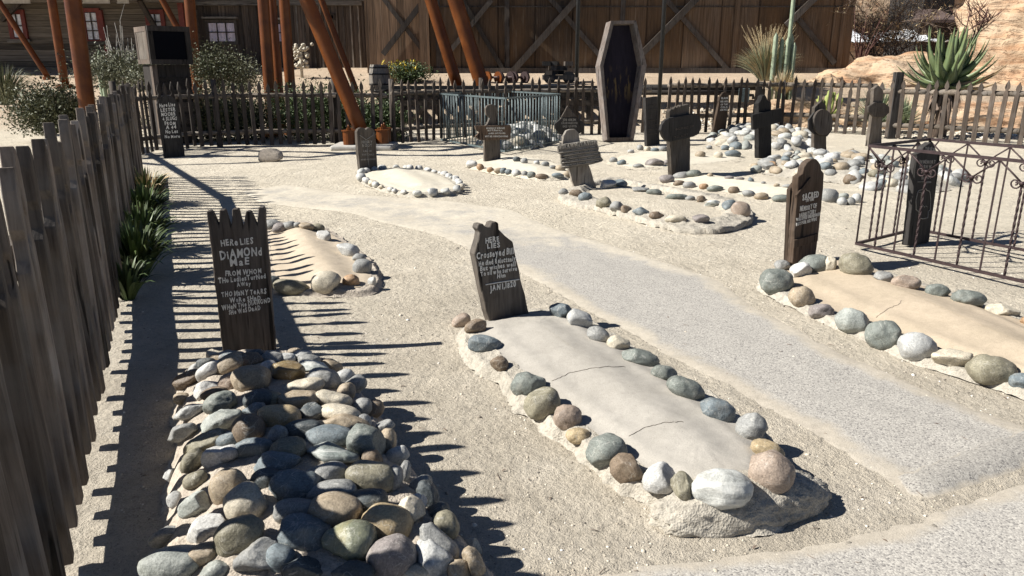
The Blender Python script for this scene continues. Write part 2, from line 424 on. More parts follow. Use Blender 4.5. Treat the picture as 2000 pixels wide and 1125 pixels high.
def sheet(name, pxs, mat, lift, fade, step=.06, hard=None):
    P = [(G(*p).x, G(*p).y) for p in pxs]
    # fan grid clipped to the outline: boundary points + inner grid, triangulated by bmesh
    from mathutils.geometry import delaunay_2d_cdt
    B = []
    for i in range(len(P)):
        a = Vector(P[i]); b = Vector(P[(i+1) % len(P)]); n = max(1, int((b-a).length/step))
        for k in range(n):
            q = a.lerp(b, k/n); j = .012*noise.noise(Vector((q.x*6, q.y*6, 1))); B.append(Vector((q.x+j, q.y+j)))
    nb = len(B); pts = list(B)
    x0 = min(p[0] for p in P); x1 = max(p[0] for p in P); y0 = min(p[1] for p in P); y1 = max(p[1] for p in P)
    x = x0
    while x < x1:
        y = y0
        while y < y1:
            if pip(x, y, P) and pdist(x, y, P) > step*.6: pts.append(Vector((x, y)))
            y += step
        x += step
    r = delaunay_2d_cdt(pts, [], [list(range(nb))], 1, 1e-5)
    vs = r[0]; fs = r[2]; m = MB(); ed = []
    for q in vs:
        d = pdist(q.x, q.y, P)
        m.v.append((q.x, q.y, gz(q.x, q.y)+lift*smooth(0, .03, d)-.004+.006*smooth(0, .05, d))); ed.append(smooth(0, fade, d)*(.8-.62*smooth(4.6, 8.0, q.y)))
    m.f = [tuple(f) for f in fs]; m.smooth = [True]*len(m.f)
    o = m.build(name, mat); o['kind'] = 'structure'
    if len(ed) == len(o.data.vertices):
        at_ = o.data.attributes.new('edge', 'FLOAT', 'POINT'); at_.data.foreach_set('value', ed)
    # outer skirt is the sheet's own rim dipping under the sand
    return o
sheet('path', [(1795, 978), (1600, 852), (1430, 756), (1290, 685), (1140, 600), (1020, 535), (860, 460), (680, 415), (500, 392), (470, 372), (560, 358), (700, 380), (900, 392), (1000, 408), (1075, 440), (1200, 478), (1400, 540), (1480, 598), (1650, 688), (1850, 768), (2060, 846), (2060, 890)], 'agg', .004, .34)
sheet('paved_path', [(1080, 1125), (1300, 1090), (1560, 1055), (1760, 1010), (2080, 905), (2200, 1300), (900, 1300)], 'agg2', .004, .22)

M['agg3'] = m_agg('aggregate_edge', .70)
sheet('path_edge', [(1795, 979), (1742, 925), (1860, 880), (2000, 832), (2100, 800), (2120, 880), (2060, 892), (2000, 912), (1900, 945)], 'agg3', .026, .05)

# ================================================================== graves
def smoothloop(P, n):
    out = []; m = len(P)
    L = [0]
    for i in range(m): L.append(L[-1]+(P[(i+1) % m]-P[i]).length)
    for k in range(n):
        s = L[-1]*k/n; i = max(j for j in range(m) if L[j] <= s); t = (s-L[i])/max(1e-9, L[i+1]-L[i])
        p0, p1, p2, p3 = P[i-1], P[i], P[(i+1) % m], P[(i+2) % m]
        out.append(.5*((2*p1)+(-p0+p2)*t+(2*p0-5*p1+4*p2-p3)*t*t+(-p0+3*p1-3*p2+p3)*t**3))
    return out
def grave(label, pxs, prof, kerb_t, mats, rough=.012, group='graves in the burial yard', N=300, off=(0, 0)):
    P = [G(*p) for p in pxs]; P = [Vector((p.x, p.y)) for p in P]
    P = smoothloop(P, N); c = sum(P, Vector((0, 0)))/N
    sxx = sum((p.x-c.x)**2 for p in P); syy = sum((p.y-c.y)**2 for p in P); sxy = sum((p.x-c.x)*(p.y-c.y) for p in P)
    an = .5*math.atan2(2*sxy, sxx-syy); d = Vector((math.cos(an), math.sin(an)))
    e = [(p-c).dot(d) for p in P]; q = [(p-c).dot(Vector((-d.y, d.x))) for p in P]
    W = (max(q)-min(q))/2; lo, hi = min(e)+W, max(e)-W
    if lo > hi: lo = hi = (lo+hi)/2
    root = thing('grave', (c.x, c.y, 0), label, 'grave', group)
    def pr(t):
        for (a, ha), (b, hb) in zip(prof, prof[1:]):
            if t <= b: 
                u = (t-a)/(b-a); u = u*u*(3-2*u); return ha+(hb-ha)*u
        return prof[-1][1]
    def ring(ts, name, mat, lift, rg):
        m = MB(); k = 0
        for t in ts:
            for i, p in enumerate(P):
                s_ = c + d*max(lo, min(hi, e[i]*.92)); u = p.lerp(s_, t)
                z = pr(t)+lift+rg*(noise.noise(Vector((u.x*9, u.y*9, 5)))+.7*noise.noise(Vector((u.x*23, u.y*23, 8)))+.45*noise.noise(Vector((u.x*52, u.y*52, 1))))
                wob = rg*1.8*(noise.noise(Vector((u.x*7, u.y*7, 2)))+.6*noise.noise(Vector((u.x*26, u.y*26, 4))))*(1-t)
                m.v.append((u.x+wob, u.y+wob, z))
        for j in range(len(ts)-1):
            for i in range(N):
                a = j*N+i; b = j*N+(i+1) % N
                m.f.append((a, b, b+N, a+N)); m.smooth.append(True)
        if ts[-1] > .97: m.f.append(tuple((len(ts)-1)*N+i for i in range(N))); m.smooth.append(True)
        BV.append(BVHTree.FromPolygons([Vector(v) for v in m.v], m.f))
        return m.build(name, mat, root)
    nk = 16
    if kerb_t > 0:
        ring([0, .01]+[kerb_t*1.12*i/nk for i in range(1, nk+1)], 'mortar_bed', mats[0], 0, rough)
        ring([kerb_t+(.985-kerb_t)*i/16 for i in range(17)], 'slab', mats[1], .0, .003)
    else:
        ring([0, .012]+[.985*i/24 for i in range(1, 25)], 'mortar_bed', mats[0], 0, rough)
    root['_'] = 0; del root['_']
    return root, P, c, d
def crack(root, pts):
    m = MB(); 
    fine = []
    for a, b in zip(pts, pts[1:]):
        for k in range(8):
            u = k/8; fine.append(hit(a[0]+(b[0]-a[0])*u+rnd(-1.2, 1.2), a[1]+(b[1]-a[1])*u+rnd(-1, 1)))
    m.tube([p+Vector((0, 0, .0012)) for p in fine], [.0013]*len(fine), 5); m.build('crack', 'wood_mid', root)
def edge_stones(root, P, n, size, cols, jit=.3, inset=.03, ang=.4, z=.0, rng=(0, 1)):
    c = sum(P, Vector((0, 0)))/len(P)
    for k in range(n):
        t = rng[0]+(rng[1]-rng[0])*(k+rnd(-.3, .3))/n
        i = int(t*len(P)) % len(P); p = P[i]; tg = (P[(i+2) % len(P)]-P[i-2]).normalized()
        inn = (c-p).normalized(); p = p+inn*(inset+rnd(0, .03))
        sz = size*rnd(1-jit, 1+jit)
        q = Quaternion((0, 0, 1), math.atan2(tg.y, tg.x)+rnd(-.5, .5))
        put_stone(Vector((p.x, p.y, z+sz*.18)), q, (sz*.62, sz*.45, sz*.40), random.choice(cols), root, 2, random.random() < ang)
def fill_stones(root, P, n, size, cols, zf, ang=.5, jit=.35):
    pl = [(p.x, p.y) for p in P]; x0 = min(p[0] for p in pl); x1 = max(p[0] for p in pl); y0 = min(p[1] for p in pl); y1 = max(p[1] for p in pl)
    got = []; tries = 0; mind = size*.82
    while len(got) < n and tries < 20000:
        tries += 1; x, y = rnd(x0, x1), rnd(y0, y1)
        if not pip(x, y, pl): continue
        if any((x-a)**2+(y-b)**2 < mind**2 for a, b in got): continue
        got.append((x, y))
    for x, y in got:
        h = None
        for b in BV[::-1]:
            r = b.ray_cast(Vector((x, y, 3)), Vector((0, 0, -1)))
            if r[0] is not None: h = r; break
        z = h[0].z if h else 0; nrm = h[1] if h else Vector((0, 0, 1))
        if nrm.z < 0: nrm = -nrm
        sz = size*rnd(1-jit, 1+jit)
        q = nrm.to_track_quat('Z', 'Y') @ Quaternion((0, 0, 1), rnd(0, 6.28))
        put_stone(Vector((x, y, z+sz*.12)), q, (sz*.60, sz*.47, sz*.36), random.choice(cols), root, 2, random.random() < ang)
PALE = ['white', 'lgrey', 'cream', 'white', 'bandw', 'cream', 'tan', 'lgrey', 'grey', 'lgrey', 'bluegrey', 'pgreen', 'grey']
MIX = ['grey', 'lgrey', 'bluegrey', 'tan', 'cream', 'olive', 'white', 'green', 'brown', 'pgreen']
# --- the cobbled mound in front
rA, PA, cA, dA = grave('cobblestone covered grave mound in front, at the foot of the marker with jagged top', [(372, 745), (425, 722), (500, 715), (570, 716), (650, 728), (712, 772), (768, 846), (815, 925), (888, 1015), (965, 1125), (1010, 1230), (640, 1330), (260, 1240), (285, 1120), (300, 1040), (318, 940), (335, 850), (342, 765)],
    [(0, -.01), (.22, .13), (.5, .19), (1, .215)], 0, ['cement_tan'], .012)
A = """524 699 24 16 olive 0;559 700 38 22 lgrey 0;526 720 32 32 white 0;561 726 66 40 wet 0;577 688 32 16 tan 0;592 695 46 20 lgrey 0 a;612 716 62 26 band 5 a;622 706 38 16 pink 5;632 741 60 42 grey 20;670 742 36 48 lgrey 60;676 768 34 40 tan 40;592 756 78 32 cream -12;531 780 36 32 olive 0;581 782 86 38 tan -5;650 780 74 32 cream 15;666 808 76 34 cream 12;546 814 82 46 ochre 5;613 806 50 40 dark 0 a;595 838 76 38 dark -5;543 850 36 36 grey 30;682 831 92 38 tan 15;642 853 92 42 bluegrey 0;714 867 76 66 green 35;563 880 70 50 olive -10;650 888 108 48 band 5 a;706 797 36 44 grey 50;710 825 30 30 grey 0;755 868 34 64 tan 10;728 896 40 36 brown 20;636 926 96 42 grey -5;725 932 98 60 olive 5;577 950 98 62 bluegrey 5;645 960 104 42 grey -8;721 978 68 46 dark 0;656 997 108 62 tan 5;577 999 84 48 grey 0;756 1024 102 70 ochre 10;800 1002 60 58 cream 45 a;597 1043 100 72 bluegrey 10;686 1059 104 80 wetgreen 0;767 1089 88 80 purple -25;817 982 32 38 white 20 a;771 937 30 56 grey 10;791 924 22 46 grey 10;837 967 36 60 dark 150;871 1028 48 58 olive 150;858 1058 90 50 grey 40 a;843 1095 94 62 lgrey 35 a;810 1118 62 34 cream 0;690 1122 84 52 dark 0 a;592 1115 80 56 dark 0 a;926 1100 34 66 tan 150;336 1102 118 60 pgreen -6;465 1046 94 66 olive -25;478 985 76 78 cream -30;447 954 66 74 tan -30;384 989 70 48 pgreen -25 a;402 1034 88 50 white -20 a;334 930 30 32 lgrey 0 a;343 976 32 32 lgrey 0;325 1048 64 36 grey -25 a;382 939 46 32 olive -20;504 1089 84 70 grey -10 a;420 1116 60 36 pgreen -20;540 908 96 48 bluegrey 0 a;423 893 54 44 white -25 a;375 902 36 54 olive 30;455 696 48 22 bluegrey 0;500 694 36 22 dark 0;402 710 36 22 dark -10;408 724 52 30 white -35;449 713 62 42 tan -30;480 704 62 30 brown -10;368 742 60 32 brown -25;447 748 42 34 pink -20;492 741 74 54 tan 0;404 762 60 36 white -25 a;419 769 52 24 brown -10;430 788 64 42 green -25;376 805 72 34 lgrey -25 a;430 822 82 48 pgreen -30 a;355 779 30 24 tan 0;355 848 62 36 grey -20 a;485 841 60 62 brown 0;402 867 92 42 olive -30;448 860 60 34 bluegrey -20;440 888 60 32 white -20;496 876 72 40 bluegrey -5;502 807 52 42 bluegrey 0 a;507 780 62 36 dark -10;416 694 34 24 cream -20 a;395 1085 60 44 tan -20;548 1092 60 50 bluegrey 20;925 1068 40 30 cream 40 a;892 1118 60 50 tan 30 a;520 936 54 40 dark 0;430 700 40 20 tan 0;532 700 44 24 grey 0;604 703 42 22 grey 8;648 716 42 26 tan 25;694 752 34 44 grey 60;728 800 34 44 brown 60;748 836 32 42 grey 60 a;775 890 34 46 lgrey 65;822 948 34 46 grey 60;854 1000 36 48 dark 55 a;440 698 40 24 grey -20;384 724 34 26 lgrey -30"""
for e in A.split(';'):
    q = e.split(); px_stone(float(q[0]), float(q[1]), float(q[2]), float(q[3]), q[4], rA, float(q[5]), True if len(q) > 6 else (.5 if random.random() < .45 else False), 4, .34)
def stones(root, txt, sub=3, sink=.25):
    for e in txt.split(';'):
        q = e.split(); px_stone(float(q[0]), float(q[1]), float(q[2]), float(q[3]), q[4], root, float(q[5]) if len(q) > 5 else 0, True if len(q) > 6 else .5, sub, sink)
# --- the slab grave in the middle
rB, PB, cB, dB = grave('stone edged grave with a cracked grey concrete slab behind a crumbling rounded mortar foot', [(892, 652), (905, 700), (968, 752), (1022, 812), (1105, 872), (1185, 945), (1290, 1000), (1345, 1026), (1440, 1044), (1520, 1034), (1565, 992), (1570, 955), (1545, 905), (1480, 845), (1400, 785), (1290, 718), (1190, 655), (1120, 618), (1060, 612), (960, 628)],
    [(0, -.01), (.10, .055), (.3, .07), (.55, .095), (1, .12)], .27, ['cement', 'slab'], .013)
# heavy foot of mortar
m = MB(); vs, fs = ico(5)
ft = G(1440, 1020); o_ = Vector((3, 1, 4)); out = []
for v in vs:
    q = Vector((v.x*.37, v.y*.15, v.z*.13)); q = Quaternion((0, 0, 1), R(16)) @ q
    k = 1+.09*noise.noise(v*2.0+o_)+.05*noise.noise(v*7+o_)+.05*noise.noise(v*18+o_)
    out.append(ft+Vector((.04, .10, .0))+q*k)
m.add(out, fs, True); m.build('mortar_foot', 'cement', rB); BV.append(BVHTree.FromPolygons(out, fs))
stones(rB, "901 627 36 26 pink -30;930 640 44 30 brown -15 a;946 673 66 34 bluegrey 5;975 712 34 34 brown 0 a;1030 752 68 48 green -5;1059 788 70 56 olive -20;1108 815 54 52 pink 20;1129 852 46 30 ochre 0;1185 883 78 64 green -15;1226 916 64 70 brown -25 a;1292 937 74 66 white -20 a;1333 951 46 56 olive -30 a;1411 955 116 68 bandw 0;1507 922 82 78 pink 25;1497 882 62 44 ochre 25;1468 838 56 58 grey 55;1400 801 66 46 bluegrey 22;1340 761 76 40 green 28;1297 730 48 32 green 15;1250 699 68 34 green 15;1207 671 42 32 cream 0;1169 655 46 30 grey 25;1131 625 56 36 lgrey 25 a;1094 609 46 34 bluegrey 10 a", 4)
crack(rB, [(1078, 745), (1110, 730), (1150, 720), (1190, 716), (1225, 717)])
crack(rB, [(1228, 852), (1260, 835), (1300, 825), (1340, 824)])
# --- sandy slab grave at the right
rC, PC, cC, dC = grave('stone edged grave with a sandy orange slab under the tall leaning brown headboard', [(1478, 562), (1500, 535), (1560, 515), (1640, 505), (1720, 532), (1820, 565), (1920, 592), (2020, 632), (2250, 740), (2420, 860), (2380, 960), (2200, 880), (2060, 800), (1960, 762), (1880, 738), (1780, 706), (1680, 662), (1590, 622), (1530, 592)],
    [(0, -.01), (.08, .035), (.3, .05), (.55, .09), (1, .13)], .22, ['cement', 'slab_sand'], .010)
stones(rC, "1516 551 62 54 green 15;1566 581 46 40 tan 20;1604 608 46 30 purple 0;1666 629 66 46 pgreen 20;1725 655 62 62 green 40;1790 679 72 52 lgrey 12;1862 702 78 44 cream 10 a;1936 724 84 58 olive 12;1995 746 42 32 bluegrey 0;1527 520 30 24 grey 0;1562 530 44 34 white -25 a;1595 517 62 36 green 0;1620 517 24 32 cream 20;1672 519 62 46 olive 25;1726 541 36 22 grey 5;1769 552 50 30 pink 12;1832 569 42 28 green 10;1893 584 62 32 green 12;1959 607 60 26 cream 12 a;2010 628 30 20 orange 0;2050 650 60 34 grey 10;2120 690 70 40 tan 10;2060 780 60 44 green 10;2150 830 80 50 lgrey 10", 4)
crack(rC, [(1712, 620), (1735, 603), (1755, 595), (1762, 586)])
# --- ring grave of the slatted headboard
rD, PD, cD, dD = grave('oval grave ringed by a low white mortar kerb below the leaning slatted headboard', [(1092, 388), (1115, 372), (1180, 354), (1215, 356), (1270, 367), (1345, 378), (1420, 392), (1462, 412), (1468, 436), (1425, 452), (1370, 457), (1310, 450), (1240, 431), (1170, 412), (1115, 402)],
    [(0, -.01), (.012, .05), (.3, .085), (.42, .03), (1, .045)], .38, ['cement', 'ground'], .02)
stones(rD, "1100 375 18 14 grey;1126 378 28 16 brown;1143 385 26 19 bluegrey;1177 397 32 27 olive 20 a;1204 404 27 20 grey;1222 409 22 17 brown 0 a;1252 414 32 20 bluegrey 0 a;1282 421 30 15 brown;1321 428 42 15 cream;1368 428 36 20 purple 10 a;1446 410 38 32 pink 20;1423 401 27 20 bluegrey -20;1393 399 38 15 band 0 a;1369 390 18 16 brown;1348 388 18 11 grey;1321 385 44 12 green;1278 376 30 13 green 5;1249 370 38 14 grey 5 a;1210 359 30 19 bluegrey 15 a;1186 362 36 22 white -10 a", 3)
rE, PE, cE, dE = grave('small oval grave with pale slab and white stones by the heart topped marker', [(696, 350), (720, 338), (780, 331), (840, 338), (885, 352), (906, 370), (890, 380), (840, 385), (790, 384), (730, 368)],
    [(0, -.01), (.1, .04), (.4, .055), (1, .10)], .2, ['cement', 'slab_far'], .010)
edge_stones(rE, PE, 34, .12, ['white', 'white', 'lgrey', 'cream', 'bandw'], z=.03, ang=.7)
rF, PF, cF, dF = grave('rounded tan grave mound half ringed with cobbles behind the jagged topped marker', [(515, 455), (540, 440), (590, 436), (640, 448), (690, 480), (730, 510), (748, 545), (735, 570), (690, 578), (610, 578), (540, 568), (505, 530)],
    [(0, -.01), (.1, .03), (.4, .045), (1, .10)], .22, ['cement_tan', 'slab_tan'], .010)
stones(rF, "532 440 32 22 grey;550 446 36 22 purple;567 441 28 18 grey;580 440 18 12 grey;599 443 30 16 tan;620 446 28 18 olive;634 461 32 26 white 30 a;683 490 52 28 lgrey 20 a;701 504 26 18 grey;707 523 38 32 grey;636 552 58 46 cream;686 549 34 24 orange;568 561 64 30 olive 8;534 550 24 22 dark;728 551 20 20 white 0 a", 3)
rG, PG, cG, dG = grave('pale grave bordered by small white and orange stones under the arrow shaped sign', [(908, 322), (940, 310), (1000, 306), (1060, 312), (1110, 325), (1125, 338), (1105, 349), (1050, 351), (990, 343), (935, 333)],
    [(0, -.01), (.1, .03), (.4, .04), (1, .09)], .2, ['ground', 'slab_far'], .008)
stones(rG, "921 321 24 18 white 0 a;938 327 16 14 orange;958 332 15 11 orange;974 333 20 11 tan;983 334 13 13 bluegrey;993 336 14 11 bluegrey;1009 337 22 16 white 0 a;1025 339 12 12 grey;1038 342 17 14 green;1058 345 26 11 brown;1089 343 26 11 bluegrey;1108 340 17 13 tan;1065 321 16 12 grey;1079 327 13 9 grey;1009 312 16 12 dark 0 a;1024 315 14 13 grey;1094 329 20 14 tan;1048 318 12 9 white", 2)
rH, PH, cH, dH = grave('sandy grave with scattered dark and pale stones in front of the plain narrow headboard', [(1180, 316), (1215, 300), (1260, 294), (1330, 300), (1450, 300), (1455, 312), (1380, 322), (1300, 328), (1230, 330)],
    [(0, -.01), (.3, .02), (1, .06)], .15, ['ground', 'slab_far'], .006)
stones(rH, "1198 313 16 12 grey;1214 318 18 12 bluegrey;1246 324 22 9 grey;1279 318 38 18 purple 0 a;1302 318 12 12 purple;1250 289 14 13 grey;1265 291 13 10 cream;1279 293 16 9 bluegrey;1295 291 18 12 grey;1416 289 16 11 bluegrey;1430 292 12 9 cream;1431 301 32 15 bluegrey;1403 303 17 16 cream;1368 302 20 13 tan;1385 288 12 8 grey;1232 296 14 8 white;1330 290 12 7 grey", 2)
rI, PI_, cI, dI = grave('long sandy grave bordered by spaced grey stones under the rounded dark sign on a post', [(1285, 358), (1310, 342), (1370, 338), (1450, 346), (1540, 358), (1600, 368), (1640, 380), (1640, 396), (1560, 396), (1480, 388), (1400, 376), (1330, 366)],
    [(0, -.01), (.3, .02), (1, .08)], .15, ['ground', 'slab_far'], .006)
stones(rI, "1302 351 30 20 purple;1330 343 34 17 grey 0 a;1356 340 32 17 green;1326 358 22 12 brown;1346 362 25 15 grey;1374 365 19 13 orange;1396 369 32 14 green;1433 372 22 16 brown;1463 379 28 15 grey 15;1487 384 28 15 tan;1527 388 40 15 green;1619 384 38 32 grey 15;1645 394 19 18 lgrey;1662 394 17 17 grey;1673 388 19 19 lgrey;1648 383 20 12 pgreen;1387 342 12 8 tan;1424 347 18 7 purple;1445 349 18 6 purple;1466 351 14 12 bluegrey 0 a;1491 357 9 6 grey;1517 362 12 8 tan;1539 364 24 8 grey", 2)
rJ, PJ, cJ, dJ = grave('low mound of pale mortared rocks behind the black cross against the fence', [(1383, 276), (1400, 262), (1450, 256), (1510, 256), (1570, 262), (1600, 272), (1600, 288), (1540, 293), (1470, 292), (1415, 288)],
    [(0, -.01), (.3, .13), (1, .19)], 0, ['cement'], .02)
fill_stones(rJ, PJ, 85, .23, PALE, None, .85)
rK, PK, cK, dK = grave('long heap of pale and grey rocks between the round marker and the low iron enclosure', [(1468, 330), (1500, 316), (1560, 306), (1650, 308), (1740, 318), (1840, 335), (1900, 352), (1850, 372), (1760, 376), (1680, 366), (1600, 352), (1520, 344)],
    [(0, -.01), (.3, .10), (1, .15)], 0, ['cement'], .02)
fill_stones(rK, PK, 95, .20, PALE+['tan', 'grey'], None, .75)
stones(rK, "1667 350 42 20 brown;1502 325 28 20 grey 0 a;1508 322 16 14 orange;1711 340 30 18 olive;1727 358 32 16 bluegrey", 3)
rL, PL, cL, dL = grave('heap of angular white rocks inside the blue-green iron enclosure', [(935, 284), (960, 270), (1010, 263), (1070, 266), (1085, 276), (1050, 288), (1000, 293), (955, 291)],
    [(0, -.01), (.3, .16), (1, .27)], 0, ['cement'], .02)
fill_stones(rL, PL, 95, .25, ['white', 'lgrey', 'lgrey', 'cream', 'bandw', 'grey'], None, 1.0)
# loose rock by the far path, little stones left around the yard
t = MB()
o = px_stone(530, 306, 50, 30, 'cement_tan', None, 0, True, 3, .1); o.name = 'boulder'
tag(o, 'single low grey boulder lying on the sand between the far fence and the left fence', 'boulder')

# ================================================================== grave markers
GL = {}
def glyph(ch):
    if ch not in GL:
        cu = bpy.data.curves.new('glyph', 'FONT'); cu.body = ch; cu.offset = .03; cu.resolution_u = 2
        ob = bpy.data.objects.new('glyph', cu); COL.objects.link(ob)
        bpy.context.view_layer.update()
        me = bpy.data.meshes.new_from_object(ob.evaluated_get(bpy.context.evaluated_depsgraph_get()))
        vs = [v.co.copy() for v in me.vertices]; fs = [tuple(p.vertices) for p in me.polygons]
        bpy.data.objects.remove(ob); bpy.data.curves.remove(cu); bpy.data.meshes.remove(me)
        x0 = min(v.x for v in vs); x1 = max(v.x for v in vs)
        GL[ch] = ([Vector((v.x-x0, v.y)) for v in vs], fs, x1-x0)
    return GL[ch]
class Plane:                                             # a board standing on two ground points
    def __init__(s, pl, pr, z=0.0, lean=0.0):
        s.A = G(*pl, z); s.B = G(*pr, z); u = s.B-s.A; u.z = 0; u.normalize(); s.u = u
        s.n = Vector((u.y, -u.x, 0)); s.n = Quaternion(u, R(-lean)) @ s.n; s.v = Quaternion(u, R(-lean)) @ Vector((0, 0, 1))
    def pt(s, px, py, off=0.0):
        d = ray(px, py); o = s.A+s.n*off; t = (o-C0).dot(s.n)/d.dot(s.n); return C0+d*t
def crop(txt, sc, ox, oy):
    out = []
    for e in txt.split():
        a, b = e.split(','); out.append((ox+float(a)/sc, oy+float(b)/sc))
    return out
def board(root, pl, pts, th, mat, name='board', off=0.0, bev=.004, wob=.0035):
    P = [pl.pt(*p, off) for p in pts]; out = []
    for i in range(len(P)):
        a, b = P[i], P[(i+1) % len(P)]; n = max(1, int((b-a).length/.05))
        for k in range(n):
            q = a.lerp(b, k/n); j = wob*noise.noise(q*31)*2
            out.append(q+(pl.u*j+pl.v*j*.5))
    m = MB(); m.prism(out, -pl.n*th); o = m.build(name, mat, root); bevel(o, bev, 1); return o
def write(root, pl, lines, mat='letter', off=.003, name='lettering', jit=1.0, th=.003):
    m = MB()
    for txt, x0, y0, x1, y1, h in lines:
        a = pl.pt(x0, y0, off); b = pl.pt(x1, y1, off); hh = (pl.pt(x0, y0-h, off)-a).length
        d = (b-a); L = d.length; d.normalize(); up = pl.v-d*pl.v.dot(d); up.normalize(); up = (up+ (pl.pt(x0, y0-h, off)-a).normalized()).normalized()
        tot = sum((.28 if c == ' ' else glyph(c)[2]+.17) for c in txt)-.17; k = L/tot; x = 0; ks = hh/.70
        for c in txt:
            if c == ' ': x += .28*k; continue
            vs, fs, wd = glyph(c); an = R(rnd(-5, 5)*jit); s_ = rnd(.92, 1.1); dy = rnd(-.06, .06)*hh*jit
            out = []
            for v in vs:
                lx = (v.x-wd/2)*k*s_; ly = v.y*ks*s_
                qx = lx*math.cos(an)-ly*math.sin(an); qy = lx*math.sin(an)+ly*math.cos(an)
                out.append(a+d*(x+wd/2*k+qx)+up*(qy+dy))
            nv = len(out); m.add(out, fs)
            x += (wd+.17)*k
    o = m.build(name, mat, root)
    sm = o.modifiers.new('solid', 'SOLIDIFY'); sm.thickness = th; sm.offset = 0
    return o
def stroke(m, pl, pts, r, off=.003):
    m.tube([pl.pt(*p, off) for p in pts], r, 5)
def marker(label, pl, name='grave_marker', group='wooden grave markers'):
    c = (pl.A+pl.B)/2; return thing(name, (c.x, c.y, 0), label, 'grave marker', group)
# 1 jagged plank
c1 = lambda t: crop(t, 3.308, 260, 380)
pl = Plane((432, 690), (541, 683), 0.0, 2)
r = marker('wide dark plank with five jagged points and painted verse, above the cobbled mound', pl)
board(r, pl, c1("474,108 500,106 514,120 552,208 558,100 590,100 602,125 634,218 640,93 680,91 684,130 708,226 728,110 752,106 768,120 802,208 808,83 846,80 851,110 925,1060 585,1075"), .055, 'wood_dark')
def L(txt, x0, y0, x1, y1, h, sc, ox, oy): return (txt, ox+x0/sc, oy+y0/sc, ox+x1/sc, oy+y1/sc, h/sc)
c = (3.308, 260, 380)
write(r, pl, [L("HERe LIES", 570, 333, 775, 318, 38, *c), L("DiAMONd", 567, 418, 832, 388, 52, *c), L("MaE", 630, 462, 750, 450, 46, *c), L("FROM WHOM", 597, 528, 830, 508, 32, *c),
   L("THe LadiesTurNed", 553, 574, 858, 540, 30, *c), L("AWay", 672, 594, 760, 586, 26, *c), L("THO MaNY TeARS", 572, 662, 860, 638, 32, *c), L("WeRe SHeD", 625, 698, 824, 680, 30, *c),
   L("WHeN THe DIAMOND", 575, 748, 888, 695, 30, *c), L("SHe WaS DeAD", 620, 776, 824, 745, 30, *c)])
# 2 leaning central marker
c3 = lambda t: crop(t, 2.961, 860, 400); c = (2.961, 860, 400)
pl = Plane((958, 642), (1038, 627), 0.02, 3)
r = marker('weathered plank with two knobs on top, leaning left above the grey slab grave', pl)
board(r, pl, c3("196,286 202,268 222,200 226,160 214,135 224,110 245,110 262,130 285,130 298,102 320,97 334,108 342,142 375,182 420,215 434,295 532,700 298,740"), .07, 'wood_mid')
write(r, pl, [L("HERE", 262, 222, 340, 210, 30, *c), L("LIES", 272, 253, 345, 243, 28, *c), L("Crosseyed Bill", 210, 314, 424, 283, 38, *c), L("He died Reluctanly", 223, 354, 434, 323, 28, *c),
   L("But wishes well", 230, 384, 434, 353, 26, *c), L("To all who survive", 234, 413, 443, 379, 26, *c), L("Him", 328, 424, 378, 416, 24, *c), L("JAN 1,1820", 288, 500, 436, 471, 32, *c)])
m = MB(); stroke(m, pl, c3("262,462 330,450 400,440 457,431"), .0035); m.build('painted_line', 'letter', r)
# 3 tall brown headboard at the right
c5 = lambda t: crop(t, 4.6875, 1520, 300); c = (4.6875, 1520, 300)
pl = Plane((1541, 534), (1591, 517), 0.0, 2)
r = marker('tall brown headboard with rounded top leaning right above the sandy orange grave', pl)
board(r, pl, c5("135,1000 186,215 232,180 240,128 268,82 312,50 350,48 376,76 390,112 397,150 420,178 408,380 368,740 330,1040 240,1060"), .055, 'wood_brown')
m = MB(); P = [pl.pt(*p, .018) for p in c5("148,795 368,733 362,800 145,866")]; m.prism(P, -pl.n*.018); m.build('batten', 'wood_brown', r)
m = MB(); P = [pl.pt(*p, .016) for p in c5("170,380 300,215 300,250 175,410")]; m.prism(P, -pl.n*.016); m.build('batten', 'wood_brown', r)
m = MB(); P = [pl.pt(*p, -.056) for p in c5("75,1100 110,330 150,270 330,240 300,1090")]; m.prism(P, -pl.n*.03); m.build('back_plank', 'wood_brown', r)
write(r, pl, [L("SACRED", 222, 428, 368, 396, 52, *c), L("TO THE", 250, 444, 325, 428, 22, *c), L("MEMORY OF", 198, 530, 352, 495, 42, *c), L("BARNEY CURY", 192, 582, 345, 546, 36, *c),
   L("WAS EVER UNENDURED", 165, 622, 382, 566, 28, *c), L("BUT FOR HIS WIFE", 165, 662, 352, 610, 28, *c)], 'letter')
# 4 dated marker in the iron pen
c7 = lambda t: crop(t, 5.114, 1740, 270); c = (5.114, 1740, 270)
pl = Plane((1771, 481), (1815, 473), 0.0, 2)
r = marker('black headboard dated 1888 with a bottle drawn on it, inside the brown iron enclosure', pl)
board(r, pl, c7("165,1075 215,640 245,300 262,185 258,160 300,140 330,88 400,40 440,76 450,122 495,162 490,220 380,1040"), .06, 'wood_black')
write(r, pl, [L("1888", 345, 137, 440, 137, 46, *c), L("IN MEMORY", 285, 255, 445, 250, 34, *c), L("SARN W", 285, 302, 405, 302, 34, *c), L("WHO", 318, 348, 400, 348, 34, *c), L("IS OUT", 305, 410, 400, 405, 38, *c)], 'letter_dim')
m = MB(); stroke(m, pl, c7("268,436 400,432"), .003); stroke(m, pl, c7("400,440 345,446 326,470 318,512 275,522 262,560 250,620 252,715 280,732 275,796 320,804 368,794 374,730 392,715 398,600 388,530 360,520 345,500 330,470"), .004)
